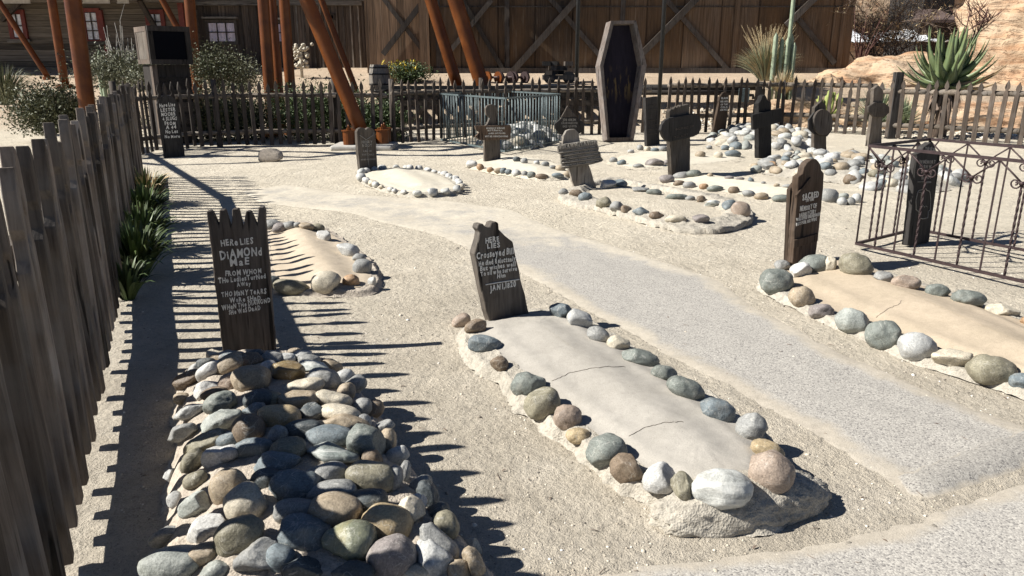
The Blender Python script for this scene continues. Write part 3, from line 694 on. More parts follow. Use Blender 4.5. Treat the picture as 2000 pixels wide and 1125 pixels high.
stroke(m, pl, c7("285,540 305,540 298,620"), .003); stroke(m, pl, c7("290,685 300,672 312,688 326,672 338,688 350,674 362,686"), .003); m.build('bottle_drawing', 'letter_dim', r)
# 5 slatted headboard
c8 = lambda t: crop(t, 8.036, 1080, 240); c = (8.036, 1080, 240)
pl = Plane((1123, 374), (1166, 372), 0.0, 2)
r = marker('pale grey post leaning left with a tilted board of ridged lettering', pl)
board(r, pl, c8("160,320 168,200 215,120 270,100 340,100 400,150 425,270 545,590 695,1070 350,1085 250,720"), .06, 'wood_grey', 'post')
board(r, pl, c8("78,370 96,345 670,264 696,285 700,335 722,400 712,440 745,462 755,530 792,580 765,608 600,655 182,722 150,690 130,620 122,500 86,450"), .045, 'wood_grey_h', 'sign_board', .07)
m = MB()
for a in ("85,472 700,385", "140,520 712,432", "135,575 740,488", "140,630 752,545", "150,690 765,600"): stroke(m, pl, c8(a), .009, .078)
m.build('ridge', 'wood_grey_h', r)
write(r, pl, [L("HIRAM McTAVISH", 108, 412, 682, 328, 58, *c)], 'letter_carved', .074, th=.012)
write(r, pl, [L("A HARD OLD MINER CAME WEST", 150, 466, 665, 390, 28, *c), L("TO DIG FOR SILVER ORE", 190, 515, 640, 448, 28, *c), L("HE SOUGHT THE MOTHER LODE", 180, 570, 705, 494, 28, *c),
   L("BUT NEVER FOUND THE VEIN", 200, 625, 718, 550, 28, *c), L("NOW HE RESTS BENEATH", 190, 682, 718, 606, 28, *c)], 'letter_carved', .074, th=.008)
# 6 marker in the far left corner
c1b = lambda t: crop(t, 3.516, 0, 0); c = (3.516, 0, 0)
pl = Plane((321.5, 307), (361, 304), 0.0, 4)
r = marker('dark round topped plank with chalky eight line epitaph beside the kiosk', pl)
board(r, pl, c1b("1078,715 1090,680 1125,660 1172,658 1205,680 1218,720 1272,1075 1132,1090 1110,950"), .05, 'wood_black')
write(r, pl, [L("Here Lies", 1095, 738, 1202, 728, 24, *c), L("LESTER", 1105, 768, 1205, 760, 23, *c), L("MOORE", 1108, 798, 1205, 792, 23, *c), L("4 SLUGS", 1118, 828, 1214, 822, 23, *c), L("FROM", 1133, 858, 1205, 857, 22, *c),
   L("A 44", 1140, 887, 1210, 882, 22, *c), L("No Les", 1137, 917, 1222, 912, 22, *c), L("No More", 1132, 948, 1236, 945, 20, *c)])
# 7 heart topped marker
c = (7.03, 640, 220); cc = lambda t: crop(t, *c)
pl = Plane((704.7, 341), (738.5, 336), 0.0, 2)
r = marker('grey plank with a heart shaped top beside the foot of the slanting orange column', pl)
board(r, pl, cc("405,260 425,222 462,203 500,207 526,236 545,215 570,203 610,210 640,240 655,280 672,520 694,850 455,880 420,520"), .06, 'wood_mid')
write(r, pl, [L("HENRY", 468, 422, 612, 420, 36, *c), L("ROOT", 478, 470, 608, 466, 36, *c), L("LIES IN", 490, 540, 600, 536, 24, *c), L("THE COLD", 470, 590, 640, 584, 24, *c), L("HARD GROUND", 455, 655, 660, 648, 22, *c)], 'letter_dim')
m = MB(); stroke(m, pl, cc("440,310 500,350 528,372 560,350 620,310 628,270"), .005); stroke(m, pl, cc("540,380 545,560 556,660 575,800"), .004); m.build('carved_heart', 'letter_dim', r)
# 8 arrow sign
c = (7.5, 900, 180)
pl = Plane((947, 320), (978, 318), 0.0, 2)
r = marker('brown board with notched left end on a round knobbed post by the blue-green enclosure', pl)
board(r, pl, cc("385,470 430,372 375,330 365,240 385,200 440,176 500,184 545,240 550,300 520,352 510,460 560,480 575,700 588,1060 352,1070 345,700 360,490"), .06, 'wood_mid', 'post')
board(r, pl, cc("210,492 730,480 742,530 722,692 295,706 212,652 240,625 275,588 226,545"), .045, 'wood_brown', 'sign_board', .06)
write(r, pl, [L("WHISKEY KIN LEE", 370, 540, 642, 538, 24, *c), L("Bill Liberty,", 392, 572, 612, 568, 24, *c), L("DIED OF FEVER", 408, 615, 655, 610, 20, *c), L("NOT HIS OWN CHOOSING", 355, 660, 690, 658, 24, *c)], 'letter', .064)
# 9 arrowhead board behind
c = (6.25, 980, 100)
pl = Plane((1098, 298), (1135, 297), 0.0, 0)
r = marker('black six sided board under a pointed peak, half hidden behind the tilted slatted headboard', pl)
board(r, pl, cc("745,1020 745,900 900,900 900,1240 745,1240"), .05, 'wood_black', 'post')
board(r, pl, cc("730,802 805,665 915,800"), .04, 'wood_dark', 'peak', .05)
board(r, pl, cc("645,888 742,806 915,802 1022,890 985,985 900,1030 720,1020 650,940"), .05, 'wood_black', 'sign_board', .052)
write(r, pl, [L("JOE AIKEN", 745, 850, 905, 850, 26, *c), L("ROLLED SNAKE EYES", 730, 890, 925, 888, 24, *c), L("ONCE TOO OFTEN", 745, 930, 915, 928, 24, *c)], 'letter_dim', .056)
# 10 rounded dark sign on a post
c = (7.03, 1270, 190)
pl = Plane((1312, 344), (1348, 336), 0.0, 1)
r = marker('large dark board with rounded ends on a thick post with a splintered top', pl)
board(r, pl, cc("268,188 300,160 315,172 350,130 362,150 390,120 402,140 430,104 445,118 535,90 550,570 548,1050 300,1090 275,600"), .07, 'wood_mid', 'post')
board(r, pl, cc("155,450 168,380 205,322 268,286 560,226 622,228 680,265 710,340 700,440 660,510 600,540 292,613 232,600 180,540"), .05, 'wood_black', 'sign_board', .06, .008)
write(r, pl, [L("BORED UP", 350, 455, 600, 405, 26, *c), L("TO REST", 330, 560, 520, 520, 22, *c)], 'wood_dark', .064)
# 11 plain narrow headboard
pl = Plane((1265, 284), (1289, 281), 0.0, 2)
r = marker('narrow plain dark headboard with flat top standing between the coffin and the rounded sign', pl)
board(r, pl, [(1261, 191), (1284, 188), (1289, 286), (1264, 288)], .07, 'wood_black')
m = MB()
for y in (205, 214, 235, 244, 253, 262): stroke(m, pl, [(1266, y), (1283, y-1)], .006)
m.build('carved_line', 'wood_dark', r)
# 13 small marker at the fence
c = (4.688, 1360, 160)
pl = Plane((1391, 266), (1417, 263), 0.0, 3)
r = marker('small brown pointed headboard with white writing leaning right against the far fence', pl)
board(r, pl, cc("145,498 205,220 215,140 250,96 276,90 300,116 300,172 264,492"), .06, 'wood_brown')
write(r, pl, [L("FRANK", 228, 160, 292, 155, 18, *c), L("HE DIED", 222, 188, 290, 185, 15, *c), L("OF THE", 222, 215, 288, 212, 15, *c), L("COLD", 222, 240, 286, 238, 15, *c), L("AND WET", 218, 264, 284, 262, 15, *c)])
# 14 cross
pl = Plane((1486, 311), (1507, 308), 0.0, 0)
r = marker('black wooden cross with a wide tilted arm and a turned finial', pl)
board(r, pl, cc("572,700 572,195 598,160 606,128 630,118 646,145 652,172 685,182 690,700"), .09, 'wood_black', 'post')
board(r, pl, cc("520,300 784,240 786,362 524,440"), .05, 'wood_black', 'cross_arm', .055)
# 15 disc marker
pl = Plane((1589, 303), (1613, 301), 0.0, 0)
r = marker('grey brown post with pointed top carrying an upright oval disc', pl)
board(r, pl, cc("1085,235 1150,172 1188,212 1192,680 1075,690"), .07, 'wood_mid', 'post')
board(r, pl, cc("1030,345 1078,282 1140,280 1240,300 1250,380 1245,440 1200,500 1085,480 1030,430"), .035, 'wood_black', 'back_board', .04)
board(r, pl, [(1360+(1165+86*math.cos(a*math.pi/10))/4.688, 160+(370+120*math.sin(a*math.pi/10))/4.688) for a in range(20)][::-1], .05, 'wood_dark', 'disc', .093)
# 16 octagon marker
pl = Plane((1696, 285), (1720, 282), 0.0, 0)
r = marker('dark post with a wide eight sided plaque and pointed black top, nearest the right fence', pl)
board(r, pl, cc("1572,600 1610,320 1628,62 1668,30 1712,80 1704,320 1695,590"), .07, 'wood_mid', 'post')
board(r, pl, [(1360+(1675+100*math.cos(R(22.5+a*45)))/4.688, 160+(255+74*math.sin(R(22.5+a*45)))/4.688) for a in range(8)][::-1], .05, 'wood_dark', 'plaque', .045, .006)
# coffin
pl = Plane((1186, 277), (1238, 275.5), 0.0, 5)
cof = [(1193.4, 40.7), (1242.6, 39.8), (1263, 126.6), (1237.5, 275.3), (1186.3, 276.5), (1172, 128)]
c0 = (pl.A+pl.B)/2; r = thing('coffin', (c0.x, c0.y, 0), 'open weathered coffin standing upright on its foot against the far fence', 'coffin')
P = [pl.pt(*p) for p in cof]; cen = sum(P, Vector())/6; Q = [p+(cen-p).normalized()*.09 for p in P]; D = .27
Q = [pl.pt(*p) for p in [(1198.5, 47), (1238, 46), (1253.5, 127), (1232, 268), (1190.5, 269), (1178.5, 129)]]
for i in range(6):
    j = (i+1) % 6; m = MB(); a, b, c_, d_ = P[i], P[j], Q[j], Q[i]; k = -pl.n*D
    vs = [a, b, c_, d_, a+k, b+k, c_+k, d_+k]; m.add(vs, [(0, 1, 2, 3), (7, 6, 5, 4), (0, 4, 5, 1), (3, 2, 6, 7), (1, 5, 6, 2), (0, 3, 7, 4)])
    o = m.build('side_board', 'coffin_wood' if 'coffin_wood' in M else 'wood_grey', r)
M['coffin_wood'] = m_wood('coffin_wood', (.15, .122, .105), grey=.5)
for o in r.children: o.data.materials[0] = M['coffin_wood']
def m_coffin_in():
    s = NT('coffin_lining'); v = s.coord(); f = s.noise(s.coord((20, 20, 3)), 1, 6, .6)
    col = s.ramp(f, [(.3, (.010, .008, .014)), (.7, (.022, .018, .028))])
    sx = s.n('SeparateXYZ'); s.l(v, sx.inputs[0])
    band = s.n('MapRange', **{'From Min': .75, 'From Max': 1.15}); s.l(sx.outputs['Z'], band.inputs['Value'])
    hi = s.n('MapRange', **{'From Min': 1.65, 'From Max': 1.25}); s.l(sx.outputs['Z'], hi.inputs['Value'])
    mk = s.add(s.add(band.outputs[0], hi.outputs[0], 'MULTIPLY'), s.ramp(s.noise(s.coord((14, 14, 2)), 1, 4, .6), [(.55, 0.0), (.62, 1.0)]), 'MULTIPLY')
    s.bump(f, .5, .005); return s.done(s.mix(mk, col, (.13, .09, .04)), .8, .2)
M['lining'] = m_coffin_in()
m = MB(); m.prism([q-pl.n*(D-.03) for q in Q], -pl.n*.028); m.build('back_board', 'lining', r)

# ================================================================== picket fences
def picket_mesh(name, hgt, wd, th, mat, old=False):
    hw = wd/2; nk = wd*(.2 if old else .27)
    out = [(-hw, .02), (hw, .02), (hw, hgt-.27), (nk, hgt-.225), (nk, hgt-.205), (hw*1.08, hgt-.15), (hw*.85, hgt-.09), (0, hgt), (-hw*.85, hgt-.09), (-hw*1.08, hgt-.15), (-nk, hgt-.205), (-nk, hgt-.225), (-hw, hgt-.27)]
    if old: out = [(-hw, .02), (hw, .02), (hw, hgt-.33), (nk, hgt-.29), (nk, hgt-.225), (hw*1.05, hgt-.19), (hw*.95, hgt-.06), (hw*.3, hgt-.012), (-hw*.35, hgt), (-hw*.9, hgt-.07), (-hw*1.05, hgt-.19), (-nk, hgt-.225), (-nk, hgt-.29), (-hw, hgt-.33)]
    m = MB(); m.prism([Vector((x, -th/2, z)) for x, z in out], Vector((0, th, 0)))
    me = bpy.data.meshes.new(name); me.from_pydata(m.v, [], m.f); me.update()
    bm = bmesh.new(); bm.from_mesh(me); bmesh.ops.recalc_face_normals(bm, faces=bm.faces[:])
    bmesh.ops.bevel(bm, geom=bm.edges[:], offset=.003, segments=1, affect='EDGES'); bm.to_mesh(me); bm.free()
    me.materials.append(M[mat]); return me
def fence(label, pts, hgt, sp, wd, mat, rails, group=None, th=.028, logs=True, tilt=2.0, side=1, hj=.03, posts=True, log_r=.045, yawj=4):
    pts = [Vector((p[0], p[1])) for p in pts]
    root = thing('picket_fence', (*pts[0], 0), label, 'fence', group)
    protos = [picket_mesh('picket', hgt+d, wd*k, th, mat, not logs) for d, k in ((0, 1), (.03, .95), (-.03, 1.06))]
    L = [0]
    for a, b in zip(pts, pts[1:]): L.append(L[-1]+(b-a).length)
    def P(s):
        for i in range(len(pts)-1):
            if s <= L[i+1] or i == len(pts)-2:
                d = (pts[i+1]-pts[i]).normalized(); return pts[i]+d*(s-L[i]), d
    s = 0.0; n = 0
    while s <= L[-1] and n < 100:
        p, d = P(s); nr = Vector((d.y, -d.x))*side
        o = bpy.data.objects.new('picket', random.choice(protos)); COL.objects.link(o); o.parent = root
        q = p+nr*(.045+th/2)
        o.location = Vector((q.x, q.y, rnd(-hj, hj)+(.03 if hj > .03 else 0)))-WL[root.name]
        o.rotation_euler = (R(rnd(-tilt, tilt)*.5), R(rnd(-tilt, tilt)), math.atan2(d.y, d.x)+R(rnd(-yawj, yawj)))
        s += sp*rnd(.93, 1.07); n += 1
    for z, hh, *lim in rails:
        for i in range(len(pts)-1):
            a, b = pts[i], pts[i+1]; m = MB()
            if lim and b.y > lim[0]: b = a.lerp(b, (lim[0]-a.y)/(b.y-a.y))
            if logs:
                k = max(2, int((b-a).length/.3)); q = []
                for t_ in range(k+1):
                    r_ = a.lerp(b, t_/k); q.append((r_.x, r_.y, z+.012*noise.noise(Vector((r_.x*2, r_.y*2, z*7)))))
                m.tube(q, [log_r*rnd(.9, 1.1) for _ in q], 9)
            else: m.bar((a.x, a.y, z), (b.x, b.y, z), hh, .035, Vector(((b-a).normalized().y, -(b-a).normalized().x, 0)))
            m.build('rail', 'rail', root)
    if posts:
        s = .1
        while s < L[-1]:
            p, d = P(s); nr = Vector((d.y, -d.x))*side; q = p-nr*.11; m = MB(); m.tube([(q.x, q.y, -.1), (q.x, q.y, hgt*.55), (q.x, q.y, hgt+.02)], [.065, .06, .055], 10); m.build('post', 'wood_dark', root); s += 2.4
    return root
def W2(*pxs): return [(G(*p).x, G(*p).y) for p in pxs]
FH = 1.33
fp = G(1748, 272); fo = MB(); fo.bar((fp.x, fp.y+.25, -.1), (fp.x, fp.y+.25, 1.48), .17, .17); fo = fo.build('fence_post', 'wood_black'); tag(fo, 'thick square black post behind the step in the right fence', 'post')
fence('dark picket fence running behind the orange columns along the far left side of the yard', W2((246, 309), (300, 297), (380, 288), (500, 283), (640, 282), (760, 282)), FH, .177, .078, 'wood_dark', [(1.02, .1), (.28, .1)])
fence('dark picket fence behind the blue-green enclosure and the coffin', W2((768, 281), (870, 272), (1000, 265), (1160, 262), (1268, 262)), FH, .215, .078, 'picket', [(1.05, .1), (.3, .1)])
fence('brown picket fence with log rails between the plain headboard and the stepped joint', W2((1300, 262), (1400, 259), (1520, 256), (1600, 259), (1700, 264)), FH, .222, .085, 'picket', [(1.16, .1), (.42, .1)], log_r=.055, posts=False)
fence('brown picket fence with log rails in front of the big aloe', W2((1712, 269), (1800, 273), (1900, 279), (2010, 286), (2140, 300)), FH-.03, .222, .095, 'picket', [(1.05, .1), (.30, .1)], log_r=.06, posts=False)
LF = lambda Y: (-1.57-.447*(Y-2.17), Y)
fence('tall weathered grey picket fence running away along the left side of the yard', [LF(.9), LF(6), LF(11.4)], 1.30, .188, .060, 'picket_left', [(.26, .20), (.97, .12, 9.6)], th=.042, logs=False, tilt=2.2, hj=.032, posts=False, yawj=6)
for o in bpy.data.objects:
    if o.name.startswith('rail') and o.parent and 'tall weathered' in o.parent.get('label', ''): o.data.materials[0] = M['picket_left']

# ================================================================== iron enclosures
def iron_side(root, a, b, h, sp, mat, fancy, rr=.009, th=.016):
    a = Vector((*a, 0)); b = Vector((*b, 0)); d = b-a; Ld = d.length; d.normalize(); Z = Vector((0, 0, 1)); z0 = .05
    m = MB(); m.bar(a+Z*h, b+Z*h, th*1.5, th*1.5, Z); m.build('top_rail', mat, root)
    m = MB(); m.bar(a+Z*z0, b+Z*z0, th*1.6, th*1.4, Z); m.build('bottom_rail', mat, root)
    n = int(Ld/sp); 
    for i in range(n+1):
        p = a+d*(Ld*i/n); m = MB()
        if fancy and i % 2 == 1:
            top = h-.16; k = 44
            m.tube([p+Z*(z0+(top-z0)*t/k) for t in range(k+1)], rr*1.15, 4, True, False, .42)
            m.build('twisted_bar', mat, root); node = p+Z*top
            s = MB(); s.tube([node-Z*.012, node+Z*.012], rr*2.2, 8)
            for sg in (-1, 1):
                s.tube([node, node+d*sg*sp*.5+Z*.075, node+d*sg*sp+Z*.145], rr*.8, 5)
                pts = []
                for t in range(22):
                    u = t/21; an = u*2.1*math.pi*1.15; rad = .042*(1-u*.72)
                    pts.append(node+d*sg*(.048+math.cos(math.pi-an)*rad)+Z*(-.005-math.sin(an)*rad))
                s.tube(pts, rr*.7, 5)
                pts = [q+Z*.0+(Z*(2*(node.z-q.z))*.55+d*sg*.0) for q in pts[:14]]
                s.tube([node+(q-node)*.6 for q in pts], rr*.6, 5)
            s.build('scroll', mat, root)
        else:
            m.tube([p+Z*z0, p+Z*h], rr, 6 if not fancy else 4, True, not fancy); m.build('bar', mat, root)
A_ = G(1671, 486); Bc = G(1787, 457); dr = (G(2000, 563)-G(1671, 486)); dr.z = 0; dr.normalize(); Lp = 2.6
A_ = Vector((A_.x, A_.y)); Bc = Vector((Bc.x, Bc.y)); dr = Vector((dr.x, dr.y))
r = thing('iron_enclosure', (A_.x, A_.y, 0), 'low brown wrought iron railing with scrolls around the 1888 headboard', 'railing')
iron_side(r, A_, A_+dr*Lp, .93, .18, 'iron', True)
iron_side(r, Bc, Bc+dr*Lp, .93, .18, 'iron', True)
iron_side(r, A_, Bc, .93, .21, 'iron', True)
iron_side(r, A_+dr*Lp, Bc+dr*Lp, .93, .21, 'iron', True)
F_ = G(988, 301); L_ = G(862, 277); R_ = G(1092, 279); v2 = lambda p: Vector((p.x, p.y))
F_, L_, R_ = v2(F_), v2(L_), v2(R_); K_ = L_+R_-F_
r = thing('iron_enclosure', (F_.x, F_.y, 0), 'plain blue-green iron railing enclosing the heap of white rocks by the far fence', 'railing')
for a, b in ((F_, L_), (F_, R_), (L_, K_), (R_, K_)): iron_side(r, a, b, 1.03, .13, 'verdigris', False, .010, .022)

# ================================================================== orange steel columns
def column(label, pa, pb, Y, wpx, up=1.9, name='steel_column', low=None, foot=True, cat='column'):
    a = PY(*pa, Y); b = PY(*pb, Y); d = (a-b); r_ = wpx*.43*Y/FPX
    zb = T(b.x, Y) if low is None else low
    base = b - d*((b.z-zb)/d.z); top = base + d*((a.z-base.z)/d.z*up)
    root = thing(name, (base.x, base.y, base.z), label, cat, 'orange steel support columns')
    n = 10; m = MB(); m.tube([base.lerp(top, t/n) for t in range(n+1)], r_, 28); m.build('shaft', 'rust', root)
    if foot:
        m = MB(); m.tube([base-Vector((0, 0, .1)), base+Vector((0, 0, .05))], r_*1.9, 20, True, False); m.build('base_plate', 'rust', root)
    return root, base, r_
column('thick orange steel column rising behind the left fence, thickest of those at the left', (142, 0), (167, 182), 15.6, 34)
column('thin slanting orange steel column just left of the thickest left one', (101, 0), (123, 142), 22.5, 18)
column('narrow orange strut slanting down to a hinged foot by the left window', (-10, -10), (66, 108), 24.5, 12, foot=True)
column('narrow orange strut slanting behind the dark monitor kiosk', (317, 0), (350, 60), 24.5, 13)
column('upright orange column between the kiosk and the shrubs with its foot in the leaves', (370, 0), (383, 150), 21, 22)
column('brighter upright orange column, left one of the close pair', (514, 0), (526, 170), 18.3, 24, low=0)
column('dark upright orange column standing close behind the left one of the pair', (531, 0), (545, 170), 19.4, 18, low=0)
column('upright orange column, right one of the close pair', (555, 0), (567, 170), 18.7, 22, low=0)
column('dark reddish column slanting behind the biggest front column', (628, 0), (674, 120), 21.5, 13)
column('slanting orange column in front of the barn, narrower and left of the two there', (841, 0), (891, 160), 22.3, 25)
column('slanting orange column in front of the barn, wider and right of the two there', (889, 0), (944, 175), 21.3, 32, low=.4)
r, b_, rr_ = column('biggest slanting orange column footed inside the yard on a concrete pad with bolts', (599, 0), (703, 250), 15.6, 31, foot=False, low=.25)
base = Vector((b_.x, b_.y, 0))
m = MB(); m.box(base+Vector((.05, -.1, .03)), (1.25, .9, .12)); o = m.build('concrete_pad', 'concrete', r); bevel(o, .05, 3)
m = MB(); m.box(base+Vector((0, 0, .17)), (.5, .5, .16)); m.build('base_plate', 'rust', r)
for dx, dy in ((-.22, -.3), (.42, -.1), (-.2, .25), (.4, .28)):
    q = base+Vector((dx, dy, 0)); m = MB(); m.tube([q+Vector((0, 0, .08)), q+Vector((0, 0, .36))], .125, 16, True, False)
    m.tube([q+Vector((0, 0, .36)), q+Vector((0, 0, .375))], .15, 16, True, False); m.tube([q+Vector((0, 0, .37)), q+Vector((0, 0, .42))], .045, 6, True, False); m.tube([q+Vector((0, 0, .42)), q+Vector((0, 0, .48))], .02, 6); m.build('anchor_bolt', 'rust', r)
# unseen strut added to cast a shadow on the sand; overhead coaster rails follow
def shadow_at(p, z): p = Vector((p.x, p.y, 0)); return p + tosun*(z/tosun.z)
a = shadow_at(G(300, 305), 2.6); b = shadow_at(G(436, 388), 3.0)
m = MB(); d = (a-b).normalized(); e0 = a+(a-b)*.55; e1 = b
m.tube([e0, a, b], .055, 16); o = m.build('shadow_strut', 'rust'); tag(o, 'unseen orange diagonal strut added to cast a shadow beside the left fence', 'strut')
def track(label, pxs, z, rad):
    m = MB(); P = [shadow_at(G(*p), z) for p in pxs]; fine = []
    for i in range(len(P)-1):
        for k in range(8): fine.append(P[i].lerp(P[i+1], k/8))
    fine.append(P[-1]); m.tube(fine, rad, 12); o = m.build('coaster_rail', 'rust'); tag(o, label, 'rail', 'coaster rails overhead')
track('round steel coaster rail high above the far fence, front one', [(150, 290), (420, 291), (640, 297), (800, 303), (900, 303), (965, 296), (1000, 288)], 7.0, .11)
track('round steel coaster rail high above the far fence, rear one', [(150, 300), (420, 303), (600, 306), (740, 292), (860, 293), (925, 284), (960, 276)], 7.6, .11)
track('round steel coaster rail high above the far fence, lowest one', [(200, 312), (330, 322), (450, 318), (620, 310)], 7.4, .08)
# tall dark poles
for px, Y, lb in ((1127, 19.0, 'slim black steel pole left of the coffin'), (1288, 18.9, 'slim black steel pole right of the coffin')):
    p = at(px, Y); p = PY(px-3, 240, Y); m = MB(); m.tube([(p.x, Y, -.05), (p.x, Y, 8)], .05, 12); o = m.build('steel_pole', 'black_iron', None, (p.x, Y, 0)); tag(o, lb, 'pole')

# ================================================================== buildings
def m_planks(name, c, horiz, pitch, var=.5, warm=None):
    s = NT(name); st = (1.1, 30, 26) if horiz else (26, 30, 1.1)
    v = s.coord(st); f = s.noise(v, 1.0, 8, .65, .5); v2 = s.coord(); sx = s.n('SeparateXYZ'); s.l(v2, sx.inputs[0])
    ax = sx.outputs['Z' if horiz else 'X']; q = s.add(ax, 1/pitch, 'MULTIPLY')
    fl = s.n('Math', operation='FLOOR'); s.l(q, fl.inputs[0]); fr = s.n('Math', operation='FRACT'); s.l(q, fr.inputs[0])
    wn = s.n('TexWhiteNoise', noise_dimensions='1D'); s.l(fl.outputs[0], wn.inputs['W'])
    col = s.ramp(f, [(.3, sc3(c, 1-var)), (.5, c), (.75, sc3(c, 1+var*1.3))])
    col = s.mix(1, col, s.ramp(wn.outputs['Value'], [(0, .6), (1, 1.45)]), 'MULTIPLY')
    if warm: col = s.mix(s.ramp(s.noise(s.coord((.9, 1, .3)), 1, 5, .7), [(.4, 0.0), (.7, .8)]), col, warm)
    drip = s.noise(s.coord((9, 9, .5) if not horiz else (.8, 9, 9)), 1, 5, .7)
    col = s.mix(s.ramp(drip, [(.58, 0.0), (.75, .5)]), col, sc3((.30, .25, .19), sum(c)*4))
    gap = s.ramp(fr.outputs[0], [(0, 0.0), (.03, 1.0), (.97, 1.0), (1, 0.0)])
    s.bump(s.add(s.add(f, .3, 'MULTIPLY'), gap), 1, .02)
    return s.done(s.mix(1, col, s.ramp(gap, [(0, .3), (1, 1.0)]), 'MULTIPLY'), .85, .2)
M['siding'] = m_planks('siding_grey', (.125, .105, .082), True, .19)
M['boards'] = m_planks('boards_dark', (.085, .066, .052), False, .26, .6)
M['barn'] = m_planks('barn_plywood', (.10, .07, .048), False, 1.22, .6, (.16, .09, .042))
M['barn_light'] = m_planks('barn_boards', (.155, .10, .063), False, .24, .6)
def bx(m, x0, x1, y0, y1, z0, z1): m.box(((x0+x1)/2, (y0+y1)/2, (z0+z1)/2), (x1-x0, y1-y0, z1-z0))
def X(px, py, Y): return PY(px, py, Y).x
YB = 26.0
# barn
xl, xr = X(715, 70, YB), X(1664, 70, YB); z0 = T(0, YB)-.1; zt = 8.0
r = thing('barn', ((xl+xr)/2, YB, z0), 'large dark brown plywood barn with crossed braces across the back', 'barn')
xm = X(840, 70, YB)
m = MB(); bx(m, xm, xr, YB, YB+2.0, z0, zt); m.build('wall', 'barn', r)
m = MB(); bx(m, xl, xm-.02, YB-.08, YB+2.0, z0, zt-.01); m.build('boarded_wall', 'barn_light', r)
m = MB(); m.add([(xl-.6, YB-.6, zt), (xr+.6, YB-.6, zt), (xr+.3, YB+2.4, zt), (xl-.6, YB+2.4, zt), (xl-.6, YB+1, zt+.9), (xr+.3, YB+1, zt+.9)], [(0, 1, 5, 4), (3, 4, 5, 2), (0, 4, 3), (1, 2, 5), (0, 3, 2, 1)]); m.build('roof', 'roofing', r)
def brace(p, q, wd=.2, off=.06, mat='wood_dark', nm='brace'):
    a = PY(*p, YB-off); b = PY(*q, YB-off); m = MB(); m.bar(a, b, wd, .09); m.build(nm, mat, r)
for p, q, wd in (((748, 106), (836, -10), .17), ((742, -12), (836, 112), .14), ((1000, 141), (1134, -10), .2), ((1068, -10), (1175, 113), .15), ((1256, 103), (1366, -8), .2), ((1302, 0), (1424, 140), .15), ((1536, 50), (1600, -12), .2), ((1545, 20), (1630, 124), .16), ((900, -5), (985, 140), .14), ((875, 105), (960, 0), .15)):
    k = .16 if (q[0]-p[0])*(q[1]-p[1]) < 0 else .065
    brace(p, q, wd, k)
for px in (852, 990, 1220, 1447, 1660):
    a = PY(px, -60, YB-.05); m = MB(); bx(m, a.x-.08, a.x+.08, YB-.06, YB-.003, z0, zt-.02); m.build('batten', 'barn' if px > 1300 else 'wood_dark', r)
a = PY(838, 60, YB); m = MB(); bx(m, a.x-.3, a.x+.02, YB-.22, YB-.085, z0, zt-.03); m.build('door_frame', 'barn_light', r)
zz = zpx(13, YB); m = MB(); bx(m, xm+.1, xr-.02, YB-.025, YB-.001, zz-.02, zz+.02); m.build('seam', 'wood_dark', r)
zz = zpx(140, YB); m = MB(); bx(m, xm+.1, xr-.02, YB-.12, YB-.07, z0, zz+.12); m.build('sill_beam', 'wood_dark', r)
# board and batten shack
Y2 = 27.6
xl, xr = X(383, 70, Y2), X(714, 70, Y2)-.05; z0 = T(0, Y2)-.15
r = thing('shack', ((xl+xr)/2, Y2, z0), 'dark vertical board shack with one lilac curtained window between the barn and the plank building', 'shack')
m = MB(); bx(m, xl, xr, Y2, Y2+6, z0, 5.6); m.build('wall', 'boards', r)
x = xl+.1
nb = 0
while x < xr-.06:
    if not (X(402, 60, Y2) < x < X(468, 60, Y2)):
        m = MB(); bx(m, x-.025, x+.025, Y2-.035, Y2-.002, z0, zpx(11, Y2)); m.build('batten', random.choice(['wood_grey', 'wood_dark', 'wood_dark', 'picket']), r)
    x += rnd(.24, .3)
m = MB(); bx(m, xl, xr, Y2-.16, Y2-.003, zpx(11, Y2)+.003, zpx(3, Y2)); m.build('fascia', 'wood_grey_h', r)
m = MB(); m.add([(xl-.3, Y2-.2, zpx(-2, Y2)), (xr+.3, Y2-.2, zpx(-2, Y2)), (xr+.3, Y2+6, 7.5), (xl-.3, Y2+6, 7.5), (xl-.3, Y2+6, 5.5), (xr+.3, Y2+6, 5.5), (xl-.3, Y2-.2, zpx(2, Y2)), (xr+.3, Y2-.2, zpx(2, Y2))], [(0, 1, 2, 3), (0, 3, 4, 6), (1, 7, 5, 2), (6, 7, 1, 0)]); m.build('roof', 'wood_grey_h', r)
